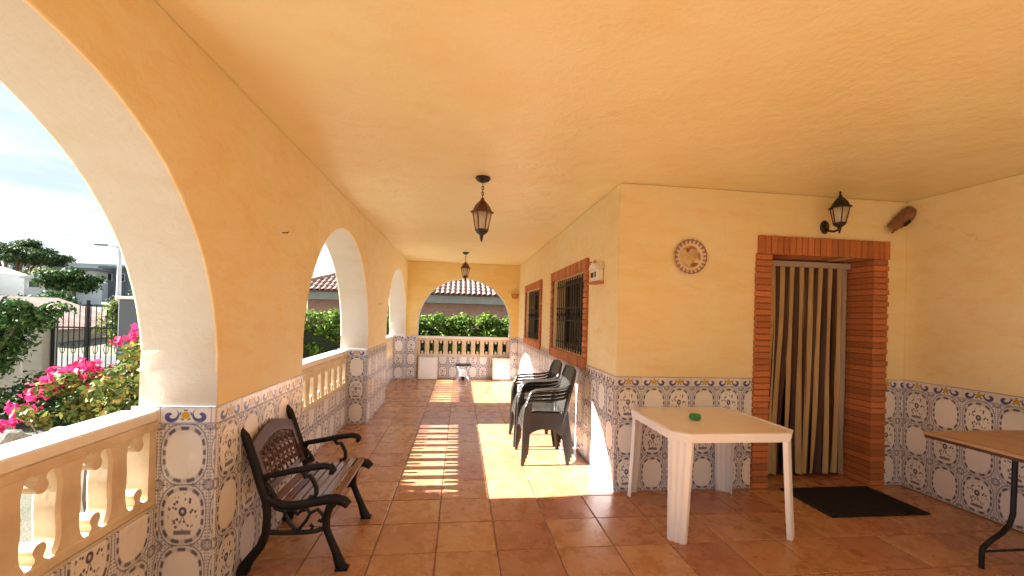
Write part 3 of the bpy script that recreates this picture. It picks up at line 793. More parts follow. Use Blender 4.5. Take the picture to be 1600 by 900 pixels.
# ------------------------------------------------------------------ windows with brick frames and iron grilles
def window(a, b_, c, d, label):
    w = empty('barred_window', (0, 0, 0), 0, label, 'window', 'barred windows of the house')
    S = SUR; x = XH
    MB().box(x-.02, x+.22, a-S+.01, a-.004, c-.004, d+.004).box(x-.02, x+.22, b_+.004, b_+S-.01, c-.004, d+.004).box(x-.02, x+.22, a-S+.01, b_+S-.01, d+.0045, d+S-.012).box(x-.02, x+.22, a-S+.01, b_+S-.01, c-S+.012, c-.0045).build('mortar', MT['mortar'], w)
    bh = .05; n = int((d-c)/.06); ph = (d-c)/n
    bme = MB().cbox(-.03, .20, 0, S, 0, ph-.010, .004).mesh('brick', MT['brick']); bme2 = MB().cbox(-.03, .20, 0, S-.014, 0, ph-.010, .004).mesh('brick', MT['brick'])
    for k in range(n):
        t = k % 2
        o = link('brick', bme2 if t else bme, w); o.location = (x+rng.uniform(-.003, .002), a-S-.001, c+k*ph+.005)
        o = link('brick', bme2 if t else bme, w); o.location = (x+rng.uniform(-.003, .002), b_+.001+(.014 if t else 0), c+k*ph+.005)
    n = int((b_-a+2*S)/.062); pw = (b_-a+2*S)/n
    bv = MB().cbox(-.035, .20, 0, pw-.010, 0, S, .004).mesh('brick', MT['brick'])
    for k in range(n):
        for z in (d+.001, c-S-.001):
            o = link('brick', bv, w); o.location = (x+rng.uniform(-.003, .002), a-S+k*pw+.005, z)
    # wooden frame and panes set back in the reveal
    xf = x+.17
    f = MB(); fw = .06
    f.box(xf, xf+.05, a, a+fw, c, d).box(xf, xf+.05, b_-fw, b_, c, d).box(xf, xf+.05, a+fw, b_-fw, c, c+fw).box(xf, xf+.05, a+fw, b_-fw, d-fw, d).box(xf, xf+.05, (a+b_)/2-.05, (a+b_)/2+.05, c+fw, d-fw)
    fr = f.build('frame', MT['win_wood'], w)
    for (p, q) in ((a+fw, (a+b_)/2-.05), ((a+b_)/2+.05, b_-fw)):
        MB().box(xf+.02, xf+.028, p+.001, q-.001, c+fw+.001, d-fw-.001).build('pane', MT['pane'], w)
    # pale slatted blind half down behind the glass
    # grille
    gx = x+.045
    gr = MB()
    for z in (c+.10, (c+d)/2-.08, (c+d)/2+.08, d-.10): gr.box(gx-.004, gx+.004, a+.002, b_-.002, z-.010, z+.010)
    gro = gr.build('grille', MT['black_iron'], w)
    nb = int((b_-a)/.105)
    for k in range(nb):
        y = a+(k+.5)*(b_-a)/nb
        m = MB().tube([(gx, y, c+.003), (gx, y, d-.003)], .0075, 6)
        if k % 2 == 0:
            for s in (-1, 1):   # scroll pair at mid height
                pts = [(gx, y+s*(.012+.030*(1-t/10)*abs(sin(t*.55))), (c+d)/2-.075+t*.015) for t in range(11)]
                m.tube(pts, .005, 5)
        else:
            m.lathe([(.006, -.03), (.016, 0), (.006, .03)], 8, (gx, y, (c+d)/2))
        m.build('bar', MT['black_iron'], gro, smooth=40)
    return w
window(*WIN[0], 'larger barred window with brick frame, nearer, above the stacked chairs')
window(*WIN[1], 'barred window with brick frame farther along, nearer the end arch')

# ------------------------------------------------------------------ wall things
def plate():
    r = empty('ceramic_plate', (2.012, YD-.004, 2.067), 0, 'round hand-painted ceramic plate on the orange wall left of the door', 'plate')
    T = Matrix.Rotation(pi/2, 4, 'X')
    m, nt, b = newmat('painted_plate')
    t = nt.nodes.new('ShaderNodeTexCoord'); sp = nt.nodes.new('ShaderNodeSeparateXYZ'); nt.links.new(t.outputs['Object'], sp.inputs[0])
    x = Ex(nt, sp.outputs[0]); z = Ex(nt, sp.outputs[2]); rr = (x*x+z*z).sqrt(); th = z.atan2(x)
    vo = nt.nodes.new('ShaderNodeTexVoronoi'); vo.inputs['Scale'].default_value = 24; nt.links.new(t.outputs['Object'], vo.inputs['Vector'])
    c = ramp(nt, Ex(nt, vo.outputs['Color'])*1.0, [(0, (0.62, 0.50, 0.30)), (0.3, (0.60, 0.42, 0.04)), (0.5, (0.30, 0.08, 0.03)), (0.72, (0.72, 0.62, 0.45)), (1, (0.16, 0.17, 0.09))])
    rim = rr.above(.118, .004); dots = (th*22.0).sin().above(0.1, .6)
    rimc = mixc(nt, dots, (0.68, 0.54, 0.42), (0.30, 0.16, 0.14))
    c = mixc(nt, rr.above(.098, .006), c, (0.72, 0.60, 0.42))
    c = mixc(nt, rim, c, rimc); c = mixc(nt, (rr-.147).abs().below(.004, .003), c, (0.25, 0.10, 0.12))
    nt.links.new(c, b.inputs['Base Color']); b.inputs['Roughness'].default_value = .2
    MB().lathe([(.0, .0), (.085, .0), (.152, .020), (.155, .024), (.150, .026), (.10, .012), (.085, .008), (0.0005, .007)], 40, T=T).build('dish', m, r, smooth=40)
    return r
plate()

def hexlantern(parent, c, s=1.0, roofmat=None, invert=False):
    """six-sided lantern body hanging at c (c = top of roof); parts are children of parent"""
    rm_ = roofmat or MT['black_lamp']; bm_ = MT['black_lamp']
    def L(prof, mat, name, par=parent): return MB().lathe([(r*s, z*s) for r, z in prof], 6, c).build(name, mat, par)
    roof = MB().lathe([(r*s, z*s) for r, z in [(.012, .02), (.02, .0), (.035, -.012), (.062, -.045), (.080, -.085), (.098, -.095), (.098, -.106), (.078, -.108)]], 6, c).build('roof', rm_, parent)
    # panes and bars
    z0, z1, ra, rb_ = -.108*s, -.245*s, .078*s, .052*s
    for k in range(6):
        a0, a1 = 2*pi*k/6, 2*pi*(k+1)/6
        P = lambda a, r, z: Vector((c[0]+r*cos(a), c[1]+r*sin(a), c[2]+z))
        MB().add([P(a0, ra, z0), P(a1, ra, z0), P(a1, rb_, z1), P(a0, rb_, z1)], [(0, 1, 2, 3)]).build('pane', MT['lamp_glass'], parent)
        MB().tube([P(a0, ra, z0), P(a0, rb_, z1)], .0055*s, 5).build('bar', rm_, parent)
    MB().lathe([(r*s, z*s) for r, z in [(.050, -.243), (.058, -.246), (.056, -.258), (.040, -.278), (.018, -.292), (.014, -.315), (.007, -.345), (.002, -.350)]], 6, c).build('cup', bm_, parent)
    MB().lathe([(r*s, z*s) for r, z in [(.010, -.243), (.014, -.235), (.014, -.205), (.026, -.175), (.026, -.145), (.012, -.115), (.003, -.112)]], 12, c).build('bulb', MT['bulb'], parent, smooth=60)
def pendant(x, y, label):
    r = empty('pendant_lantern', (x, y, ZC), 0, label, 'lamp', 'hanging lanterns on the porch ceiling')
    MB().lathe([(.062, 0.0), (.066, -.012), (.052, -.030), (.022, -.044), (.008, -.048)], 20).build('canopy', MT['black_lamp'], r, smooth=35)
    # chain links
    z = -.048; k = 0
    ch = MB()
    while z > -.178:
        pts = [((.009*cos(t), 0, z-.017+.017*sin(t)) if k % 2 else (0, .009*cos(t), z-.017+.017*sin(t))) for t in [2*pi*i/10 for i in range(11)]]
        ch.tube(pts, .0038, 5); z -= .025; k += 1
    ch.build('chain', MT['copper_lamp'], r, smooth=40)
    hexlantern(r, (0, 0, -.200), 1.02, MT['copper_lamp'])
    return r
pendant(0.163, 3.67, 'nearer black and copper hexagonal lantern hanging from the ceiling by a chain')
pendant(0.075, 8.15, 'farther small hexagonal lantern hanging in front of the end arch')

def wall_lamp():
    r = empty('wall_lantern', (3.33, YD, 2.40), 0, 'black hexagonal wall lantern on a curved arm above the brick doorway', 'lamp')
    T = Matrix.Rotation(pi/2, 4, 'X')
    MB().lathe([(.052, 0), (.055, .010), (.045, .022), (.02, .028), (.004, .029)], 18, T=T @ Matrix.Diagonal((0.8, 1.15, 1, 1))).build('backplate', MT['black_lamp'], r, smooth=35)
    MB().tube([(0, -.02, -.02), (.0, -.06, -.045), (.0, -.11, -.060), (.0, -.15, -.052), (.0, -.165, -.025), (.0, -.165, .0)], .0095, 8).build('arm', MT['black_lamp'], r, smooth=50)
    # body stands on the arm
    hexlantern(r, (0.0, -.165, .235), 0.92, MT['black_lamp'])
    MB().lathe([(.012, .24), (.006, .265), (.010, .275), (.003, .292)], 8, (0, -.165, 0)).build('finial', MT['black_lamp'], r)
wall_lamp()

# curved clay tile fixed askew near the corner
MT['clay_dark'] = simple('weathered_clay', (0.24, 0.115, 0.06), 0.8, 0.35, 14, 0.4, 90)
def clay_tile():
    r = empty('curved_clay_tile', (4.10, YD-.03, 2.50), 0, 'small curved clay tile fixed askew in the corner right of the wall lantern', 'ornament')
    T = Matrix.Rotation(radians(-38), 4, 'Y')
    def half(x0, x1, rad0, rad1):
        def fn(u, v):
            a = pi*v; rad = rad0+(rad1-rad0)*u
            return ((x0+(x1-x0)*u, -sin(a)*rad*.8, cos(a)*rad), (0, -sin(a), cos(a)))
        return fn
    MB().sheet(half(-.15, -.035, .040, .048), 3, 12, .012, T=T).build('lower_tile', MT['clay_dark'], r, smooth=40)
    MB().sheet(half(-.045, .14, .055, .062), 3, 12, .012, T=T).build('upper_tile', MT['clay_dark'], r, smooth=40)
    MB().prism([(-.040, -.052), (.035, -.052), (.035, -.018), (-.040, -.018)], -.050, -.012, 'xz', T=T).build('gap_shade', MT['black_iron'], r)  # solid black block standing in for the shade in the tile's gap
clay_tile()
# small painted ceramic house on the window wall
def ceramic_house():
    r = empty('ceramic_house_ornament', (XH, 4.06, 1.93), 0, 'small white ceramic house ornament on the wall beside the nearer window', 'ornament')
    MB().cbox(-.07, -.001, -.10, .10, -.075, .055, .01).build('body', MT['white_panel'], r)
    MB().prism([(-.125, .05), (.125, .05), (.07, .115), (-.07, .115)], -.085, -.001, 'yz').build('roof', MT['white_panel'], r)
    MB().cbox(-.095, -.001, -.12, .12, -.096, -.076, .005).build('base', MT['terracotta'], r)
    for y, s in ((-.055, .018), (.02, .022), (.068, .014)):
        MB().box(-.0735, -.0695, y-s, y+s, -.03, .02).build('window', MT['black_iron'], r)
    for y in (-.06, .06): MB().box(-.088, -.07, y-.018, y+.018, .10, .13).build('chimney', MT['terracotta'], r)
ceramic_house()
r = empty('clay_wall_pocket', (1.262, YF-.001, 1.97), 0, 'small terracotta wall pocket beside the end arch', 'ornament')
def fnp(u, v):
    a = pi*v; rad = .055+.035*u
    return ((cos(a)*rad, -sin(a)*rad, -.06+.10*u), (cos(a), -sin(a), -.3))
MB().sheet(fnp, 4, 12, .010).build('pocket', MT['terracotta'], r, smooth=40)
MB().box(-.05, .05, -.045, -.002, -.070, -.060).build('bottom', MT['terracotta'], r)

# ------------------------------------------------------------------ iron garden bench with slats
def bench():
    # local frame: seat looks +X, width along Y, origin at the middle of the footprint on the floor
    r = empty('garden_bench', (-0.915, 2.892, 0), radians(0.0), 'black cast-iron garden bench with wooden slats against the tiled pier', 'bench')
    Wd = 0.315
    sects = []
    for s in (-1, 1):
        y = s*Wd
        fr = MB()
        def T3(pts, rad, seg=8, flat=None): fr.tube([(x, y, z) for x, z in pts], [1.22*q for q in rad] if isinstance(rad, list) else rad*1.22, seg, flat=flat)
        # rear leg sweeping back, rising to the back post with a scroll at the top
        rear = [(-.275, .0), (-.262, .03), (-.225, .085), (-.175, .15), (-.150, .22), (-.145, .32), (-.150, .40), (-.180, .49), (-.215, .60), (-.255, .72), (-.275, .775), (-.300, .80), (-.325, .80)]
        T3(rear, [.030, .026, .022, .020, .019, .019, .022, .023, .022, .021, .021, .022, .020], 8, flat=(.8, 1))
        # front leg with a flared foot
        T3([(.275, 0), (.262, .03), (.238, .10), (.205, .175), (.180, .24), (.178, .30), (.195, .36), (.215, .385)], [.030, .026, .020, .018, .018, .018, .019, .02], 8, flat=(.8, 1))
        # seat rail, dipping then rolling over at the front
        T3([(-.15, .425), (-.11, .395), (-.05, .375), (.02, .375), (.10, .390), (.18, .405), (.235, .405), (.275, .392), (.30, .37)], [.022, .022, .021, .021, .022, .024, .026, .026, .022], 8, flat=(.8, 1))
        # arm with scroll end and S-shaped support
        arm = [(-.19, .535), (-.14, .55), (-.08, .560), (.0, .575), (.08, .590), (.16, .60), (.20, .592), (.212, .575), (.202, .560), (.188, .565)]
        T3(arm, [.013, .014, .015, .015, .016, .017, .017, .016, .014, .012], 8)
        T3([(.06, .585), (.045, .56), (.058, .54), (.082, .545), (.10, .52), (.118, .48), (.12, .44), (.10, .415), (.08, .425)], .011, 6)
        T3([(-.14, .55), (-.16, .51), (-.13, .47), (-.10, .42)], .010, 6)
        # low stretcher with a heart
        T3([(-.155, .24), (-.12, .225), (-.05, .22), (.05, .22), (.12, .225), (.178, .245)], .011, 6)
        T3([(.02, .225), (-.03, .29), (-.05, .33), (-.03, .352), (.0, .345), (.02, .325), (.04, .345), (.07, .352), (.09, .33), (.07, .29), (.02, .225)], .009, 6)
        T3([(-.12, .40), (-.10, .36), (-.05, .345)], .009, 6); T3([(.09, .33), (.13, .35), (.165, .31), (.15, .28), (.135, .29)], .009, 6)
        T3([(.09, .225), (.105, .25), (.09, .265)], .008, 5)
        # feet pads
        fr.box(-.31, -.235, y-.026, y+.026, .0, .014); fr.box(.24, .31, y-.026, y+.026, .0, .014)
        fr.build('end_frame', MT['black_iron'], r, smooth=50)
    # seat slats along Y
    seat = [(-.10, .412, 8), (-.045, .398, 2), (.01, .397, 0), (.065, .402, -4), (.12, .412, -4), (.175, .424, -3), (.232, .424, 10)]
    for k, (x, z, tilt) in enumerate(seat):
        T = Matrix.Translation((x, 0, z)) @ Matrix.Rotation(radians(tilt), 4, 'Y')
        MB().cbox(-.0225, .0225, -Wd+.002, Wd-.002, -.008, .010, .004, T=T).build('seat_slat', MT['slat_sheen'] if k in (2, 3, 4, 5) else MT['slat_wood'], r)
    # cast back panel: arched frame with a lattice of pierced uprights
    T = Matrix.Translation((-.165, 0, .455)) @ Matrix.Rotation(radians(-19), 4, 'Y')
    def topz(y): return .275+.070*cos(y/Wd*pi/2)**1.4
    bk = MB()
    W2 = Wd-.02
    ys = [-W2+2*W2*i/24 for i in range(25)]
    # solid outer band = top crest + side stiles + foot rail
    bk.prism([(y, topz(y)) for y in ys]+[(y, topz(y)-.075-.0*abs(y)) for y in reversed(ys)], -.010, .010, 'yz', T=T)
    bk.prism([(-W2, .0), (-W2+.05, .0), (-W2+.05, .285), (-W2, .285)], -.0095, .0095, 'yz', T=T); bk.prism([(W2-.05, .0), (W2, .0), (W2, .285), (W2-.05, .285)], -.0095, .0095, 'yz', T=T)
    bk.prism([(-W2, -.02), (W2, -.02), (W2, .015), (-W2, .015)], -.009, .009, 'yz', T=T)
    crest = bk.build('back_panel', MT['bench_back'], r)
    lat = MB()
    for i in range(8):
        y = -W2+.075+i*(2*W2-.15)/7
        lat.tube([T @ Vector((0, y+.006*sin(z*60), z)) for z in [.005+.02*j for j in range(13)]], .0065, 6)
    for z in (.085, .165, .225):
        lat.tube([T @ Vector((0, y, z+.03*cos(y/W2*pi/2)-.015)) for y in [-W2+.05+(2*W2-.10)*j/14 for j in range(15)]], .0075, 6)
    for i in range(7):
        y = -W2+.075+(i+.5)*(2*W2-.15)/7
        for z in (.05, .125, .195):
            lat.lathe([(.003, -.016), (.015, -.004), (.015, .004), (.003, .016)], 8, T=T @ Matrix.Translation((0, y, z+.03*cos(y/W2*pi/2)-.015)))
    lat.build('lattice', MT['bench_back'], r, smooth=50)
    return r
bench()

# ------------------------------------------------------------------ resin armchairs, nested in two stacks
def make_chair():
    """faces -Y in local space; width along X"""
    r = empty('resin_armchair', (0, 0, 0))
    mt = MT['grey_pl']; hw_ = .235
    # seat: shallow dish with a rolled front edge
    def seat(u, v):
        x = (u-.5)*2*(.215+.015*(1-v)); y = -.24+.44*v
        z = .415+.018*(2*u-1)**2-.02*v - .055*max(0, (.16-v)/.16)**2
        return ((x, y, z), (0, 0, 1))
    MB().sheet(seat, 10, 14, .008).build('seat', mt, r, smooth=60)
    # back: curved shell with four horizontal slots -> five slats
    bkp = MB()
    def bp(x, z):
        t = (z-.40)/.42; y = .205+.10*t+.03*(x/.24)**2*-1.0
        return Vector((x, y, z))
    zs = [(.475, .525), (.545, .590), (.610, .655), (.675, .72), (.74, .835)]
    for (z0, z1) in zs:
        def fn(u, v, z0=z0, z1=z1):
            wd = .215+.012*v; x = (u-.5)*2*wd; top = .03*(1-(2*u-1)**2) if z0 > .73 else .008*(1-(2*u-1)**2)
            return (bp(x, z0+(z1-z0)*v+top*(v if z0 > .73 else 1)), (0, -1, .25))
        bkp.sheet(fn, 12, 3, .007)
    for s in (-1, 1):
        bkp.tube([bp(s*.222, .40), bp(s*.226, .55), bp(s*.229, .70), bp(s*.222, .80), bp(s*.19, .845)], [.020, .019, .018, .017, .012], 8)
    bkp.build('backrest', mt, r, smooth=50)
    for s in (-1, 1):
        # arm: broad flat band falling from the back to the front leg
        a = MB()
        pts = [(s*.228, .25, .70), (s*.245, .19, .672), (s*.258, .08, .655), (s*.264, -.06, .652), (s*.264, -.17, .645), (s*.262, -.225, .625), (s*.260, -.25, .585), (s*.258, -.258, .52)]
        a.tube(pts, [.022, .027, .030, .031, .031, .030, .028, .026], 10, flat=(1.0, .42))
        a.build('armrest', mt, r, smooth=60)
        # front leg: channel section, from arm to floor
        def fl_(u, v, s=s):
            z = .54*(1-v); k = .034*(1-.30*v)
            q = (u-.5)*2
            ax = s*(.262+.010*v); ay = -.258-.018*v
            if q < 0: p = (ax-s*k*(-q)*1.15, ay, z)
            else: p = (ax, ay+k*q*1.5, z)
            return (p, (s*(.6 if q >= 0 else .15), -.6 if q < 0 else -.15, 0))
        MB().sheet(fl_, 6, 8, .007).build('leg', mt, r, smooth=30)
        def rl_(u, v, s=s):
            z = .43*(1-v); k = .036*(1-.30*v); q = (u-.5)*2
            ax = s*(.225+.035*v); ay = .205+.065*v
            if q < 0: p = (ax-s*k*(-q)*1.15, ay, z)
            else: p = (ax, ay-k*q*1.5, z)
            return (p, (s*(.6 if q >= 0 else .15), .6 if q < 0 else .15, 0))
        MB().sheet(rl_, 6, 8, .007).build('leg', mt, r, smooth=30)
        # side skirt under the seat, arched
        sk = MB()
        def skf(u, v, s=s):
            y = -.235+.43*u; arch = .055+.085*(abs(2*u-1))**2.2
            return ((s*(.236+.02*(1-u)), y, .415-arch*v-.006*u), (s, 0, 0))
        sk.sheet(skf, 12, 3, .006)
        sk.build('side_skirt', mt, r, smooth=50)
    def fsk(u, v):
        x = (u-.5)*.50; arch = .05+.075*(abs(2*u-1))**2.2
        return ((x, -.245-.008*v, .385-arch*v), (0, -1, 0))
    MB().sheet(fsk, 12, 3, .006).build('front_skirt', mt, r, smooth=50)
    return r
ch0 = make_chair(); used = False
STK = [(0.90, 4.478, 4, 0.037, 'near stack beside the house corner', ('lowest', 'second lowest', 'second highest', 'topmost')), (0.90, 5.085, 4, 0.037, 'far stack under the nearer window', ('lowest', 'second lowest', 'second highest', 'topmost'))]
for (x, y, n, dz, where, names_) in STK:
    for k in range(n):
        o = ch0 if not used else copy_tree(ch0); used = True
        o.location = (x+.012*k, y, dz*k); o.rotation_euler = (0, 0, -pi/2+rng.uniform(-.02, .02)); o.scale = (1, .91, 1)
        tag(o, '%s dark grey resin armchair of the %s' % (names_[k], where), 'chair', 'stacked resin armchairs')

# ------------------------------------------------------------------ white plastic table
def white_table():
    r = empty('plastic_table', (1.925, 3.112, 0), radians(0.0), 'white plastic garden table standing in front of the tiled wall', 'table')
    hx, hy, z = .470, .425, .738
    c = .095
    def rr(hx, hy, c): return [(-hx+c, -hy), (hx-c, -hy), (hx, -hy+c), (hx, hy-c), (hx-c, hy), (-hx+c, hy), (-hx, hy-c), (-hx, -hy+c)]
    mb = MB(); o1 = rr(hx, hy, c); i1 = rr(hx-.026, hy-.026, c-.008); lo = rr(hx-.006, hy-.006, c)
    n = 8
    vs = [(x, y, z-.062) for x, y in lo]+[(x, y, z-.006) for x, y in o1]+[(x*.992, y*.992, z) for x, y in o1]+[(x, y, z) for x, y in i1]+[(x, y, z-.005) for x, y in i1]+[(x, y, z-.062) for x, y in i1]
    fs = []
    for k in range(3): fs += [(k*n+i, k*n+(i+1) % n, (k+1)*n+(i+1) % n, (k+1)*n+i) for i in range(n)]
    fs += [(3*n+i, 3*n+(i+1) % n, 4*n+(i+1) % n, 4*n+i) for i in range(n)]
    fs += [(0*n+(i+1) % n, 0*n+i, 5*n+i, 5*n+(i+1) % n) for i in range(n)]
    mb.add(vs, fs); mb.build('rim', MT['white_pl'], r)
    MB().prism(i1, z-.014, z-.0052, 'xy').build('tabletop', MT['table_beige'], r)
    for sx in (-1, 1):
        for sy in (-1, 1):
            dg = 1/sqrt(2)
            nx, ny = sx*dg, sy*dg; tx, ty = -sy*dg, sx*dg
            def leg(u, v, sx=sx, sy=sy, nx=nx, ny=ny, tx=tx, ty=ty):
                zz = (z-.03)*(1-v); wdt = .078*(1-.28*v); q = (u-.5)*2
                cx, cy = sx*(hx-c/2-.016), sy*(hy-c/2-.016)
                out = .004+.036*v**1.15
                # fluted face, edges folded back
                a = abs(q); back = .0 if a < .80 else (a-.80)/.20*.030
                t_ = q/.80*wdt if a < .80 else (wdt+ (a-.80)/.2*.006)*(1 if q > 0 else -1)
                d = out-back+(.0035*cos(q*13) if a < .80 else .0035*cos(.8*13))
                side = 0 if a < .80 else (1 if q > 0 else -1)
                return ((cx+tx*t_+nx*d, cy+ty*t_+ny*d, zz), (nx*(1-abs(side)*.8)+tx*side, ny*(1-abs(side)*.8)+ty*side, 0))
            MB().sheet(leg, 30, 6, .006).build('leg', MT['white_pl'], r, smooth=50)
    return r
white_table()
gb = empty('green_cap', (1.83, 3.10, .7335), 0.4, 'small bright green ribbed cap lying on the white table', 'cap')
pr = []
MB().lathe([(.012, 0), (.034, .004), (.040, .016), (.038, .032), (.026, .044), (.008, .049), (.002, .0495)], 18).build('dome', MT['green_pl'], gb, smooth=50)
rib = MB()
for k in range(9):
    a = 2*pi*k/9
    rib.tube([(.040*cos(a), .040*sin(a), .010), (.0415*cos(a), .0415*sin(a), .018), (.039*cos(a), .039*sin(a), .033), (.026*cos(a), .026*sin(a), .046)], .004, 5)
rib.build('rib', MT['green_pl'], gb, smooth=50)

# ------------------------------------------------------------------ wood-topped folding table at the right
def wood_table():
    r = empty('folding_table', (3.71, 1.78, 0), 0, 'wood-topped folding table with black bent-tube legs by the side wall', 'table')
    MB().cbox(-.43, .43, -.86, .86, .742, .765, .004).build('tabletop', MT['table_wood'], r)
    MB().box(-.425, .425, -.855, -.83, .722, .7415).box(-.425, .425, .83, .855, .722, .7415).box(-.425, -.40, -.829, .829, .722, .7415).box(.40, .425, -.829, .829, .722, .7415).build('edge_frame', MT['win_wood'], r)
    for sy in (1, -1):
        y = sy*.51
        for sx in (-1, 1):
            MB().tube([(sx*.425, y, 0), (sx*.425, y, .09), (sx*.418, y, .125), (sx*.37, y, .165), (sx*.28, y, .215), (sx*.225, y, .265), (sx*.20, y, .33), (sx*.195, y, .50), (sx*.19, y, .735)], .014, 10).build('leg', MT['black_iron'], r, smooth=50)
        MB().tube([(-.415, y, .105), (0, y, .103), (.415, y, .105)], .007, 6).build('stretcher', MT['black_iron'], r, smooth=50)
        MB().cbox(-.25, -.13, y-.03, y+.03, .700, .7215, .004).build('bracket', MT['black_iron'], r)
    return r
wood_table()

# ------------------------------------------------------------------ door mat
mb = MB().cbox(-.44, .44, -.275, .275, 0, .012, .004)
me = mb.build('pad', MT['mat'])
dm = empty('door_mat', (3.345, 3.245, .0015), 0, 'black rubber door mat on the floor before the brick doorway', 'mat'); me.parent = dm
rb = MB()
for k in range(26): rb.box(-.41, .41, -.25+k*.02-.004, -.25+k*.02+.004, .011, .0155)
rb.build('ribbing', MT['mat'], dm)

# ------------------------------------------------------------------ things at the far end
for (x, w_, lab) in ((-0.70, .43, 'white square board leaning under the end balustrade, at the left'), (0.985, .42, 'white square board leaning under the end balustrade, at the right')):
    r = empty('white_board', (x, YF-.03, 0), 0, lab, 'board', 'white boards at the end wall')
    T = Matrix.Rotation(radians(-7), 4, 'X')
    MB().cbox(-w_/2, w_/2, -.05, -.008, .004, .50, .006, T=T).build('panel', MT['white_panel'], r)
    MB().box(-w_/2+.03, w_/2-.03, -.0525, -.0502, .03, .47, T=T).build('face', MT['white_pl'], r)
r = empty('low_stand', (0.10, YF-.22, 0), 0.08, 'low black-topped stand with pale splayed legs before the end wall', 'stand')
MB().cbox(-.17, .17, -.10, .10, .345, .385, .006).build('top', MT['black_iron'], r)
for sx in (-1, 1):
    for sy in (-1, 1):
        MB().tube([(sx*.12, sy*.06, .345), (sx*.06, sy*.05, .18), (sx*.14, sy*.09, .0)], [.014, .012, .012], 8).build('leg', MT['steel'], r, smooth=50)
MB().cbox(-.05, .05, -.05, .05, .10, .24, .01).build('basket', MT['white_pl'], r)
MB().cbox(-.035, .035, -.035, .035, .02, .099, .01).build('foot', MT['black_iron'], r)

# ------------------------------------------------------------------ outside: terrain
def terr(x, y):
    d = sqrt((x+1.6)**2*(1 if x < -1.6 else 0.2)+max(0, y-8)**2*0.9)
    t = max(0.0, d-16)
    return -0.42 + 4.3*(1-math.exp(-t/60)) + 0.035*max(0, d-90)
N = 70
xs = sorted({round(sgn*1.2*(1.11**k-1), 3) for k in range(0, 72) for sgn in (-1, 1)})
xs = [v for v in xs if abs(v) < 1800]; ysn = xs
mb = MB(); idx = {}
vs = [(x, y+4, min(terr(x, y+4), 40) + (0.06*mnoise.noise(Vector((x*.7, y*.7, 0))) if abs(x)+abs(y) < 60 else 0)) for x in xs for y in ysn]
nx, ny = len(xs), len(ysn)
fs = [(i*ny+j, (i+1)*ny+j, (i+1)*ny+j+1, i*ny+j+1) for i in range(nx-1) for j in range(ny-1)]
# keep the terrain below the terrace slab
vs = [(x, y, min(z, -0.36) if (-2.2 < x < 9 and -7 < y < 11.5) else z) for x, y, z in vs]
mb.add(vs, fs); gnd = mb.build('ground', MT['ground'], smooth=80, weld=False); tag(gnd, kind='structure')

# ------------------------------------------------------------------ foliage
def leaves(name, mat, parent, blobs, n, size, seed, aspect=0.5, shell=0.55, jitter=0.25, up=0.2):
    """n folded leaves spread through ellipsoid blobs [(cx,cy,cz,rx,ry,rz)]"""
    R = np.random.default_rng(seed)
    bl = np.array(blobs, float); wts = (bl[:, 3]*bl[:, 4]*bl[:, 5])**(2/3); wts /= wts.sum()
    which = R.choice(len(bl), n, p=wts); B = bl[which]
    d = R.normal(size=(n, 3)); d /= np.linalg.norm(d, axis=1)[:, None]
    rad = (shell+(1-shell)*R.random(n)**0.7)*(1+jitter*R.normal(size=n)*.5)
    P = B[:, :3]+d*B[:, 3:6]*rad[:, None]
    nrm = d*.7+R.normal(size=(n, 3))*.6; nrm[:, 2] += up; nrm /= np.linalg.norm(nrm, axis=1)[:, None]
    t = R.normal(size=(n, 3)); t -= nrm*(t*nrm).sum(1)[:, None]; t /= np.linalg.norm(t, axis=1)[:, None]
    b2 = np.cross(nrm, t)
    L = size*(0.6+.8*R.random(n)); Wd = L*aspect
    v0 = P-t*L[:, None]/2; v2 = P+t*L[:, None]/2
    v1 = P+b2*Wd[:, None]/2+nrm*L[:, None]*.10; v3 = P-b2*Wd[:, None]/2+nrm*L[:, None]*.10
    V = np.stack([v0, v1, v2, v3], 1).reshape(-1, 3)
    me = bpy.data.meshes.new(name); k = 4*n
    me.vertices.add(k); me.vertices.foreach_set('co', V.ravel().astype(np.float32))
    I = np.arange(n)*4
    tri = np.stack([I, I+1, I+2, I, I+2, I+3], 1).ravel()
    me.loops.add(len(tri)); me.loops.foreach_set('vertex_index', tri.astype(np.int32))
    me.polygons.add(2*n); me.polygons.foreach_set('loop_start', (np.arange(2*n)*3).astype(np.int32)); me.polygons.foreach_set('loop_total', np.full(2*n, 3, np.int32))
    me.materials.append(mat); me.update(calc_edges=True); me.validate()
    return link(name, me, parent)
def clumps(c, r, n, seed, s=(0.28, 0.5)):
    R = random.Random(seed); out = []
    for k in range(n):
        while True:
            p = [R.uniform(-1, 1) for _ in range(3)]
            if sum(q*q for q in p) < 1: break
        q = R.uniform(*s)
        out.append((c[0]+p[0]*r[0]*(1-q*.6), c[1]+p[1]*r[1]*(1-q*.6), c[2]+p[2]*r[2]*(1-q*.6), r[0]*q, r[1]*q, r[2]*q))
    return out
def branches(base, tips, r0, mat, name, parent, seed):
    R = random.Random(seed); mb = MB()
    for tp in tips:
        b = Vector(base); t = Vector(tp); pts = []
        for k in range(6):
            u = k/5; p = b.lerp(t, u); p += Vector((R.uniform(-1, 1), R.uniform(-1, 1), R.uniform(-.5, .5)))*(t-b).length*.06*sin(u*pi); pts.append(p)
        mb.tube(pts, [r0*(1-.8*k/5) for k in range(6)], 6)
    return mb.build(name, mat, parent, smooth=60)

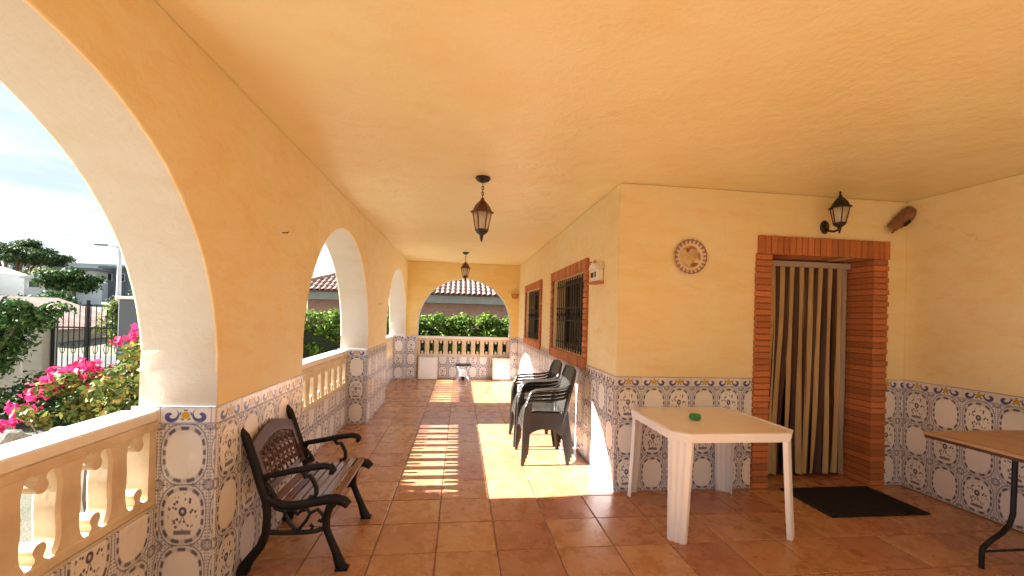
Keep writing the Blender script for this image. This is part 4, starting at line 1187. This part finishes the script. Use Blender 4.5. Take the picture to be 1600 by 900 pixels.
# bougainvillea just outside the nearest arch
bg_ = empty('bougainvillea', (-2.75, 3.6, -.4), 0, 'bougainvillea with pink flowers just beyond the nearest balustrade', 'shrub')
blobs = [(b[0]+2.75, b[1]-3.6, b[2]+.4)+b[3:] for b in
         clumps((-2.42, 3.50, .82), (.36, .45, .42), 24, 3, (.2, .4))+clumps((-2.72, 3.40, .80), (.34, .25, .24), 9, 4, (.18, .3))+clumps((-2.33, 3.45, 1.12), (.20, .25, .22), 8, 6, (.25, .4))]
leaves('foliage', MT['leaf_boug'], bg_, blobs, 7500, .050, 11, .62, .35, .4)
fl_blobs = [(-2.83, 3.40, .93, .12, .11, .08), (-2.93, 3.38, .82, .10, .10, .06), (-3.07, 3.40, .69, .10, .10, .07), (-2.66, 3.42, 1.00, .10, .10, .06), (-2.55, 3.40, .88, .08, .10, .06),
            (-2.36, 3.42, 1.24, .05, .08, .05), (-2.47, 3.42, 1.20, .04, .06, .03), (-2.31, 3.40, 1.10, .05, .08, .05), (-2.72, 3.40, .91, .06, .08, .04), (-3.18, 3.40, .59, .07, .07, .05)]
for k, b in enumerate(fl_blobs):
    leaves('flower_cluster', MT['bract'], bg_, [(b[0]+2.75, b[1]-3.6, b[2]+.44)+tuple(1.08*q for q in b[3:])], int(12000*b[3]*b[5]**.5*.19), .048, 120+k, .85, .3, .4)['kind'] = 'stuff'
branches((0, 0, 0), [(b[0], b[1], b[2]) for b in blobs[::3]], .016, MT['bark'], 'stem', bg_, 5)
# big leafy bush at the left edge
def shrub(name, base, blobs, n, size, mat, label, seed, cat='shrub', nb=8, r0=.05):
    e = empty(name, base, 0, label, cat)
    bl = [(b[0]-base[0], b[1]-base[1], b[2]-base[2])+b[3:] for b in blobs]
    leaves('crown', mat, e, bl, n, size, seed, .5, .4, .35)
    branches((0, 0, 0), [(b[0], b[1], b[2]) for b in bl[::max(1, len(bl)//nb)]], r0, MT['bark'], 'trunk', e, seed)
    return e
shrub('leafy_bush', (-7.3, 7.1, -.4), clumps((-7.35, 7.1, .95), (.95, .85, .74), 36, 21, (.22, .36))+clumps((-6.25, 7.0, 1.32), (.45, .4, .27), 12, 27, (.3, .5)), 12000, .085, MT['leaf_dark'], 'big dark green bush at the left edge before the garden wall', 22)
shrub('low_shrub', (-5.6, 6.6, -.4), clumps((-5.7, 6.7, .18), (1.25, .45, .42), 20, 23), 4200, .07, MT['leaf_dark'], 'low dark shrub on the ground behind the pink flowers', 24, r0=.02)
shrub('low_shrub', (-5.6, 8.4, -.4), clumps((-5.9, 8.6, .15), (1.0, .5, .42), 14, 25), 2600, .07, MT['leaf_boug'], 'yellowish low shrub in front of the iron gate', 26, r0=.02)
# rocks
def rock(x, y, z, s, lab, seed):
    bm = bmesh.new(); bmesh.ops.create_icosphere(bm, subdivisions=3, radius=1)
    for v in bm.verts:
        n_ = mnoise.noise(v.co*1.3+Vector((seed*7.1, 0, 0)))*.45+mnoise.noise(v.co*3+Vector((0, seed*3.3, 0)))*.16
        v.co *= 1+n_; v.co.x *= s[0]; v.co.y *= s[1]; v.co.z *= s[2]
        v.co.z = max(v.co.z, -s[2]*.6)
    me = bpy.data.meshes.new('rock'); bm.to_mesh(me); bm.free(); me.materials.append(MT['rock'])
    o = link('rock', me); o.location = (x, y, z); tag(o, lab, 'rock', 'rocks edging the flower bed')
rock(-4.95, 5.35, -.10, (.20, .24, .16), 'pale boulder nearest the balustrade in front of the low shrub', 1)
rock(-5.42, 5.45, -.10, (.22, .22, .20), 'pale boulder at the left edge below the lowest pink flowers', 2)
rock(-4.62, 5.75, -.12, (.24, .17, .13), 'flat boulder right of the paler ones under the bougainvillea', 3)
rock(-5.75, 5.95, -.12, (.26, .24, .18), 'dark boulder behind the other rocks at the left edge', 4)
MB().prism([(-8.2, 2.3), (-1.9, 2.3), (-1.8, 6.7), (-3.4, 7.6), (-8.5, 7.9)], -.50, -.20, 'xy').build('flower_bed', MT['soil'])
tag(bpy.data.objects['flower_bed'], kind='structure')

# ------------------------------------------------------------------ garden wall and iron gate
gw = empty('garden_wall', (0, 0, 0), 0, 'cream rendered garden wall with square gate pier behind the bush', 'wall')
MB().cbox(-13.5, -8.86, 9.9, 10.1, -.5, .95, .01).build('wall', MT['garden_wall'], gw)
MB().cbox(-8.86, -8.50, 9.82, 10.18, -.5, 1.30, .01).build('pier', MT['garden_wall'], gw)
MB().cbox(-8.90, -8.46, 9.78, 10.22, 1.301, 1.36, .01).build('pier_cap', MT['cap_white'], gw)
gw2 = empty('stone_pier', (0, 0, 0), 0, 'grey stone wall end at the right of the iron gate', 'wall')
MB().cbox(-7.10, -6.60, 9.8, 10.2, -.5, 1.62, .02).build('pier', MT['house_grey'], gw2)
MB().cbox(-7.14, -6.56, 9.76, 10.24, 1.621, 1.68, .01).build('pier_cap', MT['cap_white'], gw2)
gt = empty('iron_gate', (0, 0, 0), 0, 'black iron garden gate with scrolls between the cream and grey piers', 'gate')
gx0, gx1, gz0, gz1 = -8.47, -7.13, -.2, 1.58
fr = MB()
for x in (gx0+.02, (gx0+gx1)/2, gx1-.02): fr.box(x-.022, x+.022, 9.97, 10.01, gz0, gz1 if x != gx0+.02 else 1.3)
for z in (gz0+.05, .15, 1.0): fr.box(gx0+.04, gx1-.04, 9.975, 10.005, z-.015, z+.015)
fr.build('gate_frame', MT['black_iron'], gt)
for k in range(12):
    x = gx0+.10+k*(gx1-gx0-.2)/11
    b_ = MB().tube([(x, 9.99, gz0+.06), (x, 9.99, 1.25+.25*sin(k/11*pi))], .009, 6)
    if k % 2:
        b_.tube([(x+.045*cos(t), 9.99, .55+.10*sin(t)) for t in [2*pi*i/12 for i in range(13)]], .007, 5)
    b_.build('bar', MT['black_iron'], gt, smooth=50)

# ------------------------------------------------------------------ hedge and neighbour's house
hd = empty('hedge', (-1.5, 13.1, -.5), 0, 'long clipped green hedge between the porch and the neighbouring house', 'hedge')
MB().cbox(-7.5, 6.5, -.22, .22, 0, 1.55, .05).build('core', MT['hedge_core'], hd)
bl = []
R = random.Random(41)
for k in range(700):
    x = -7.5+14*R.random(); side = R.random()
    if side < .40: bl.append((x, R.uniform(-.3, .3), 1.72+R.uniform(-.10, .18), R.uniform(.12, .26), .22, R.uniform(.10, .24)))
    else: bl.append((x, -.30+R.uniform(-.08, .05), R.uniform(.1, 1.75), .2, .14, .2))
leaves('leaves', MT['leaf_hedge'], hd, bl, 34000, .11, 42, .5, .2, .4, up=.4)

nb = empty('neighbour_house', (0, 0, 0), 0, 'low brick neighbouring house with pale ribbed tile roof behind the hedge', 'house')
MB().box(-7.0, 9.0, 20.6, 30, -1.5, 2.0).build('wall', MT['nb_brick'], nb)
MB().cbox(-7.75, 9.5, 19.9, 20.2, 2.0, 2.36, .01).box(-7.75, -7.45, 20.2, 30.2, 2.0, 2.36).build('fascia', MT['fascia'], nb)
MB().box(-7.40, 9.4, 20.21, 30, 2.01, 2.05).build('soffit', MT['win_wood'], nb)
# hip roof, ribbed tiles
def roof_plane(mb, P0, ux, uy, w, hgt, clip, pitch=.24):
    """barrel tiles: ribs run along uy; clip(s)->(t0,t1)"""
    up_ = ux.cross(uy).normalized()
    n = int(w/pitch)
    for k in range(n):
        s = (k+.5)*pitch; t0, t1 = clip(s)
        if t1-t0 < .1: continue
        nt_ = max(1, int((t1-t0)/.42))
        for q in range(nt_):
            a0, a1 = t0+(t1-t0)*q/nt_, t0+(t1-t0)*(q+1)/nt_+.04
            ring = []
            for tt, rad, lift in ((a0, .105, .03), (a1, .085, .0)):
                for i in range(5):
                    a = pi*i/4; ring.append(P0+ux*(s+cos(a)*rad)+uy*tt+up_*(sin(a)*rad*.95+lift))
            mb.add(ring, [(i, i+1, 5+i+1, 5+i) for i in range(4)])
    return mb
eave, run, rise = 2.37, 5.2, 2.35
P0 = Vector((-7.9, 19.75, eave)); ux = Vector((1, 0, 0)); uy = Vector((0, run, rise)).normalized(); sl_ = sqrt(run**2+rise**2)
Wr = 17.6
mbp = MB().add([(-7.9, 19.75, eave), (-7.9+Wr, 19.75, eave), (-7.9+Wr-run, 19.75+run, eave+rise), (-7.9+run, 19.75+run, eave+rise)], [(0, 1, 2, 3)])
mbp.add([(-7.9, 19.75, eave), (-7.9+run, 19.75+run, eave+rise), (-7.9, 19.75+2*run, eave)], [(0, 1, 2)])
mbp.add([(-7.9, 19.75+2*run, eave), (-7.9+run, 19.75+run, eave+rise), (-7.9+Wr-run, 19.75+run, eave+rise), (-7.9+Wr, 19.75+2*run, eave)], [(0, 1, 2, 3)])
mbp.add([(-7.9+Wr, 19.75, eave), (-7.9+Wr-run, 19.75+run, eave+rise), (-7.9+Wr, 19.75+2*run, eave)], [(0, 2, 1)])
mbp.add([(-7.9, 19.75, eave-.004), (-7.9+Wr, 19.75, eave-.004), (-7.9+Wr, 19.75+2*run, eave-.004), (-7.9, 19.75+2*run, eave-.004)], [(0, 1, 2, 3)])
rf = mbp.build('roof', MT['roof_tile'], nb, weld=False)
rt_ = MB()
roof_plane(rt_, P0, ux, uy, Wr, sl_, lambda s: (0, max(0, min(sl_, sl_*s/run, sl_*(Wr-s)/run))))
P1 = Vector((-7.9, 19.75+2*run, eave)); roof_plane(rt_, P1, Vector((0, -1, 0)), Vector((run, 0, rise)).normalized(), 2*run, sl_, lambda s: (0, max(0, sl_*min(s, 2*run-s)/run)))
rto = rt_.build('roof_tiles', MT['roof_tile'], rf, smooth=50, weld=False); tag(rto, kind='stuff')
rd = MB()
for (p, q) in ((P0, Vector((-7.9+run, 19.75+run, eave+rise))), (Vector((-7.9+run, 19.75+run, eave+rise)), Vector((-7.9+Wr-run, 19.75+run, eave+rise)))):
    rd.tube([p.lerp(q, i/20)+Vector((0, 0, .06+.015*(i % 2))) for i in range(21)], .13, 8)
rd.build('ridge_tiles', MT['roof_tile'], rf, smooth=60)
for x in (-5.2, 3.0):
    wn = MB().box(x, x+1.1, 20.55, 20.65, .5, 1.6).build('window', MT['house_grey'], nb)
    MB().box(x+.08, x+1.02, 20.53, 20.549, .58, 1.52).build('pane', MT['pane'], wn)

# ------------------------------------------------------------------ street lamp, pine, far houses, hill
st = empty('street_lamp', (-18.1, 25.0, .2), 0, 'tall pale grey street lamp with one arm beyond the garden gate', 'street lamp')
MB().tube([(0, 0, -1.5), (0, 0, 2.0), (0, 0, 4.3)], [.13, .11, .08], 10).build('pole', MT['steel'], st, smooth=60)
MB().tube([(0, 0, 4.28), (-.2, -.02, 4.42), (-.6, -.05, 4.46)], [.06, .05, .04], 8).build('arm', MT['steel'], st, smooth=60)
MB().cbox(-1.15, -.55, -.17, .07, 4.42, 4.50, .02).build('lamp_head', MT['house_grey'], st)

pine = empty('pine_tree', (-55.5, 60, 3.2), 0, 'broad dark umbrella pine on the skyline at the left', 'tree')
R = random.Random(9); bl = []
for k in range(46):
    a = R.uniform(0, 2*pi); q = sqrt(R.random())*5.2
    bl.append((q*cos(a), q*sin(a)*.7, 3.6+2.3*(1-(q/5.2)**2)*R.uniform(.3, 1.0)+R.uniform(-.3, .3), R.uniform(.8, 1.5), R.uniform(.8, 1.4), R.uniform(.45, .8)))
bl += [(4.9, 0, 3.0, 1.0, .8, .45), (6.1, .2, 2.6, .9, .8, .35), (3.2, -.4, 3.4, 1.2, .8, .5)]
leaves('crown', MT['leaf_pine'], pine, bl, 20000, .36, 10, .45, .35, .35)
branches((0, 0, -1), [(b[0], b[1], b[2]) for b in bl[::4]], .35, MT['bark'], 'trunk', pine, 6)

def house(name, c, sx, sy, h_, mat, label, wins=3, roof='flat', rmat=None, overhang=.3):
    e = empty(name, c, 0, label, 'house')
    MB().box(-sx/2, sx/2, -sy/2, sy/2, -4, h_).build('wall', MT[mat], e)
    if roof == 'flat': MB().box(-sx/2-overhang, sx/2+overhang, -sy/2-overhang, sy/2+overhang, h_+.002, h_+.30).build('roof', MT[rmat or 'house_grey'], e)
    else: MB().prism([(-sx/2-overhang, h_-.1), (sx/2+overhang, h_-.1), (0, h_+sx*.17)], -sy/2-overhang, sy/2+overhang, 'xz').build('roof', MT[rmat or 'roof_tile'], e)
    for k in range(wins):
        x = -sx/2+(k+.5)*sx/wins; w = sx/wins*.24
        f = MB().box(x-w-.06, x+w+.06, -sy/2-.05, -sy/2-.001, h_*.38-.06, h_*.74+.06).build('window', MT['house_white'], e)
        MB().box(x-w, x+w, -sy/2-.07, -sy/2-.051, h_*.38, h_*.74).build('pane', MT['pane'], f)
    return e
house('far_house', (-88, 112, 6.5), 24, 10, 3.9, 'house_bluewhite', 'long pale flat-roofed building on the skyline right of the pine', 6, rmat='house_bluewhite')
house('far_house', (-47.6, 62, 3.8), 3.6, 5, 1.9, 'house_white', 'small modern white house with dark flat roof left of the street lamp', 3, overhang=.7)
house('far_house', (-45.0, 64, 3.7), 3.0, 5, 2.5, 'house_grey', 'dark grey cubic house just left of the street lamp', 2)
house('far_house', (-44.5, 45, 2.6), 4.2, 4, 1.6, 'house_white', 'white gabled house low at the left under the pine', 2, 'gable', 'house_white')
house('far_house', (-38.0, 46, 2.4), 3.4, 4, 1.4, 'house_white', 'white gabled cottage in the middle distance below the pale building', 2, 'gable', 'house_white')
house('far_house', (-20.8, 22, -1.05), 7.5, 5, 1.55, 'garden_wall', 'near low house with faded pink tiled roof beyond the bush', 2, 'gable', 'roof_tile')
house('far_house', (-62, 75, 4.6), 6.5, 5, 1.8, 'house_white', 'white flat-roofed house below the pine on the slope', 4, rmat='house_white')
house('far_house', (-70, 98, 6.3), 5.0, 5, 2.2, 'house_white', 'distant white block with red roof behind the street lamp', 3, 'gable')
hill = MB()
def hz(u): return 8+22*sin(u*pi)**1.2+2.0*mnoise.noise(Vector((u*9, 0, 3)))+1.0*mnoise.noise(Vector((u*31, 0, 5)))
vs = []; n = 60
for i in range(n+1):
    u = i/n; x = -205+130*u
    for j in range(9):
        v = j/8; vs.append((x, 225+j*14+6*mnoise.noise(Vector((u*8, v*3, 1))), 6+(hz(u)-6)*sin(v*pi/2)+.8*mnoise.noise(Vector((u*22, v*6, 8)))))
hill.add(vs, [(i*9+j, (i+1)*9+j, (i+1)*9+j+1, i*9+j+1) for i in range(n) for j in range(8)])
tag(hill.build('hill', MT['hill'], smooth=80), kind='structure')

def far_tree(c, r, n, mat, label, seed, sz=.35):
    e = empty('leafy_tree', c, 0, label, 'tree', 'trees beyond the garden')
    bl = clumps((0, 0, r[2]*.9), r, 16, seed)
    leaves('crown', MT[mat], e, bl, n, sz, seed+1, .55, .3, .4)
    branches((0, 0, -1.5), [(b[0], b[1], b[2]) for b in bl[::4]], r[0]*.09, MT['bark'], 'trunk', e, seed)
far_tree((-36.5, 44.5, 2.6), (3.0, 1.6, 1.15), 2600, 'leaf_dark', 'rounded green tree in front of the pale far building', 61)
far_tree((-14.6, 20.5, -.3), (1.0, .9, 1.15), 2200, 'leaf_yellow', 'yellow-green small tree just left of the street lamp pole', 63, .16)
far_tree((-19.5, 29, .3), (1.6, 1.2, 1.25), 1800, 'leaf_dark', 'dark green tree just right of the street lamp pole', 65, .22)
far_tree((-27, 31, .4), (2.2, 1.5, 1.1), 2200, 'leaf_dark', 'green tree low behind the pink-roofed house', 67, .25)
far_tree((-48, 55, 3.0), (2.6, 1.6, 1.3), 2400, 'leaf_yellow', 'pale green tree beside the white gabled houses', 69, .3)
far_tree((-24.5, 27, -.2), (1.8, 1.2, 1.0), 2200, 'leaf_yellow', 'bushy yellow-green tree behind the gate and the pink roof', 71, .2)
# street behind the gate
rdm = MB().add([(-60, 12.6, 0), (-8, 12.6, 0), (-8, 17.5, 0), (-60, 17.5, 0)], [(0, 1, 2, 3)])
sx_ = 40
rv = []
for i in range(sx_+1):
    x = -60+54*i/sx_
    rv += [(x, 12.4, terr(x, 12.4)+.12), (x, 16.6, terr(x, 16.6)+.12)]
tag(MB().add(rv, [(2*i, 2*i+2, 2*i+3, 2*i+1) for i in range(sx_)]).build('road', MT['asphalt']), kind='structure')
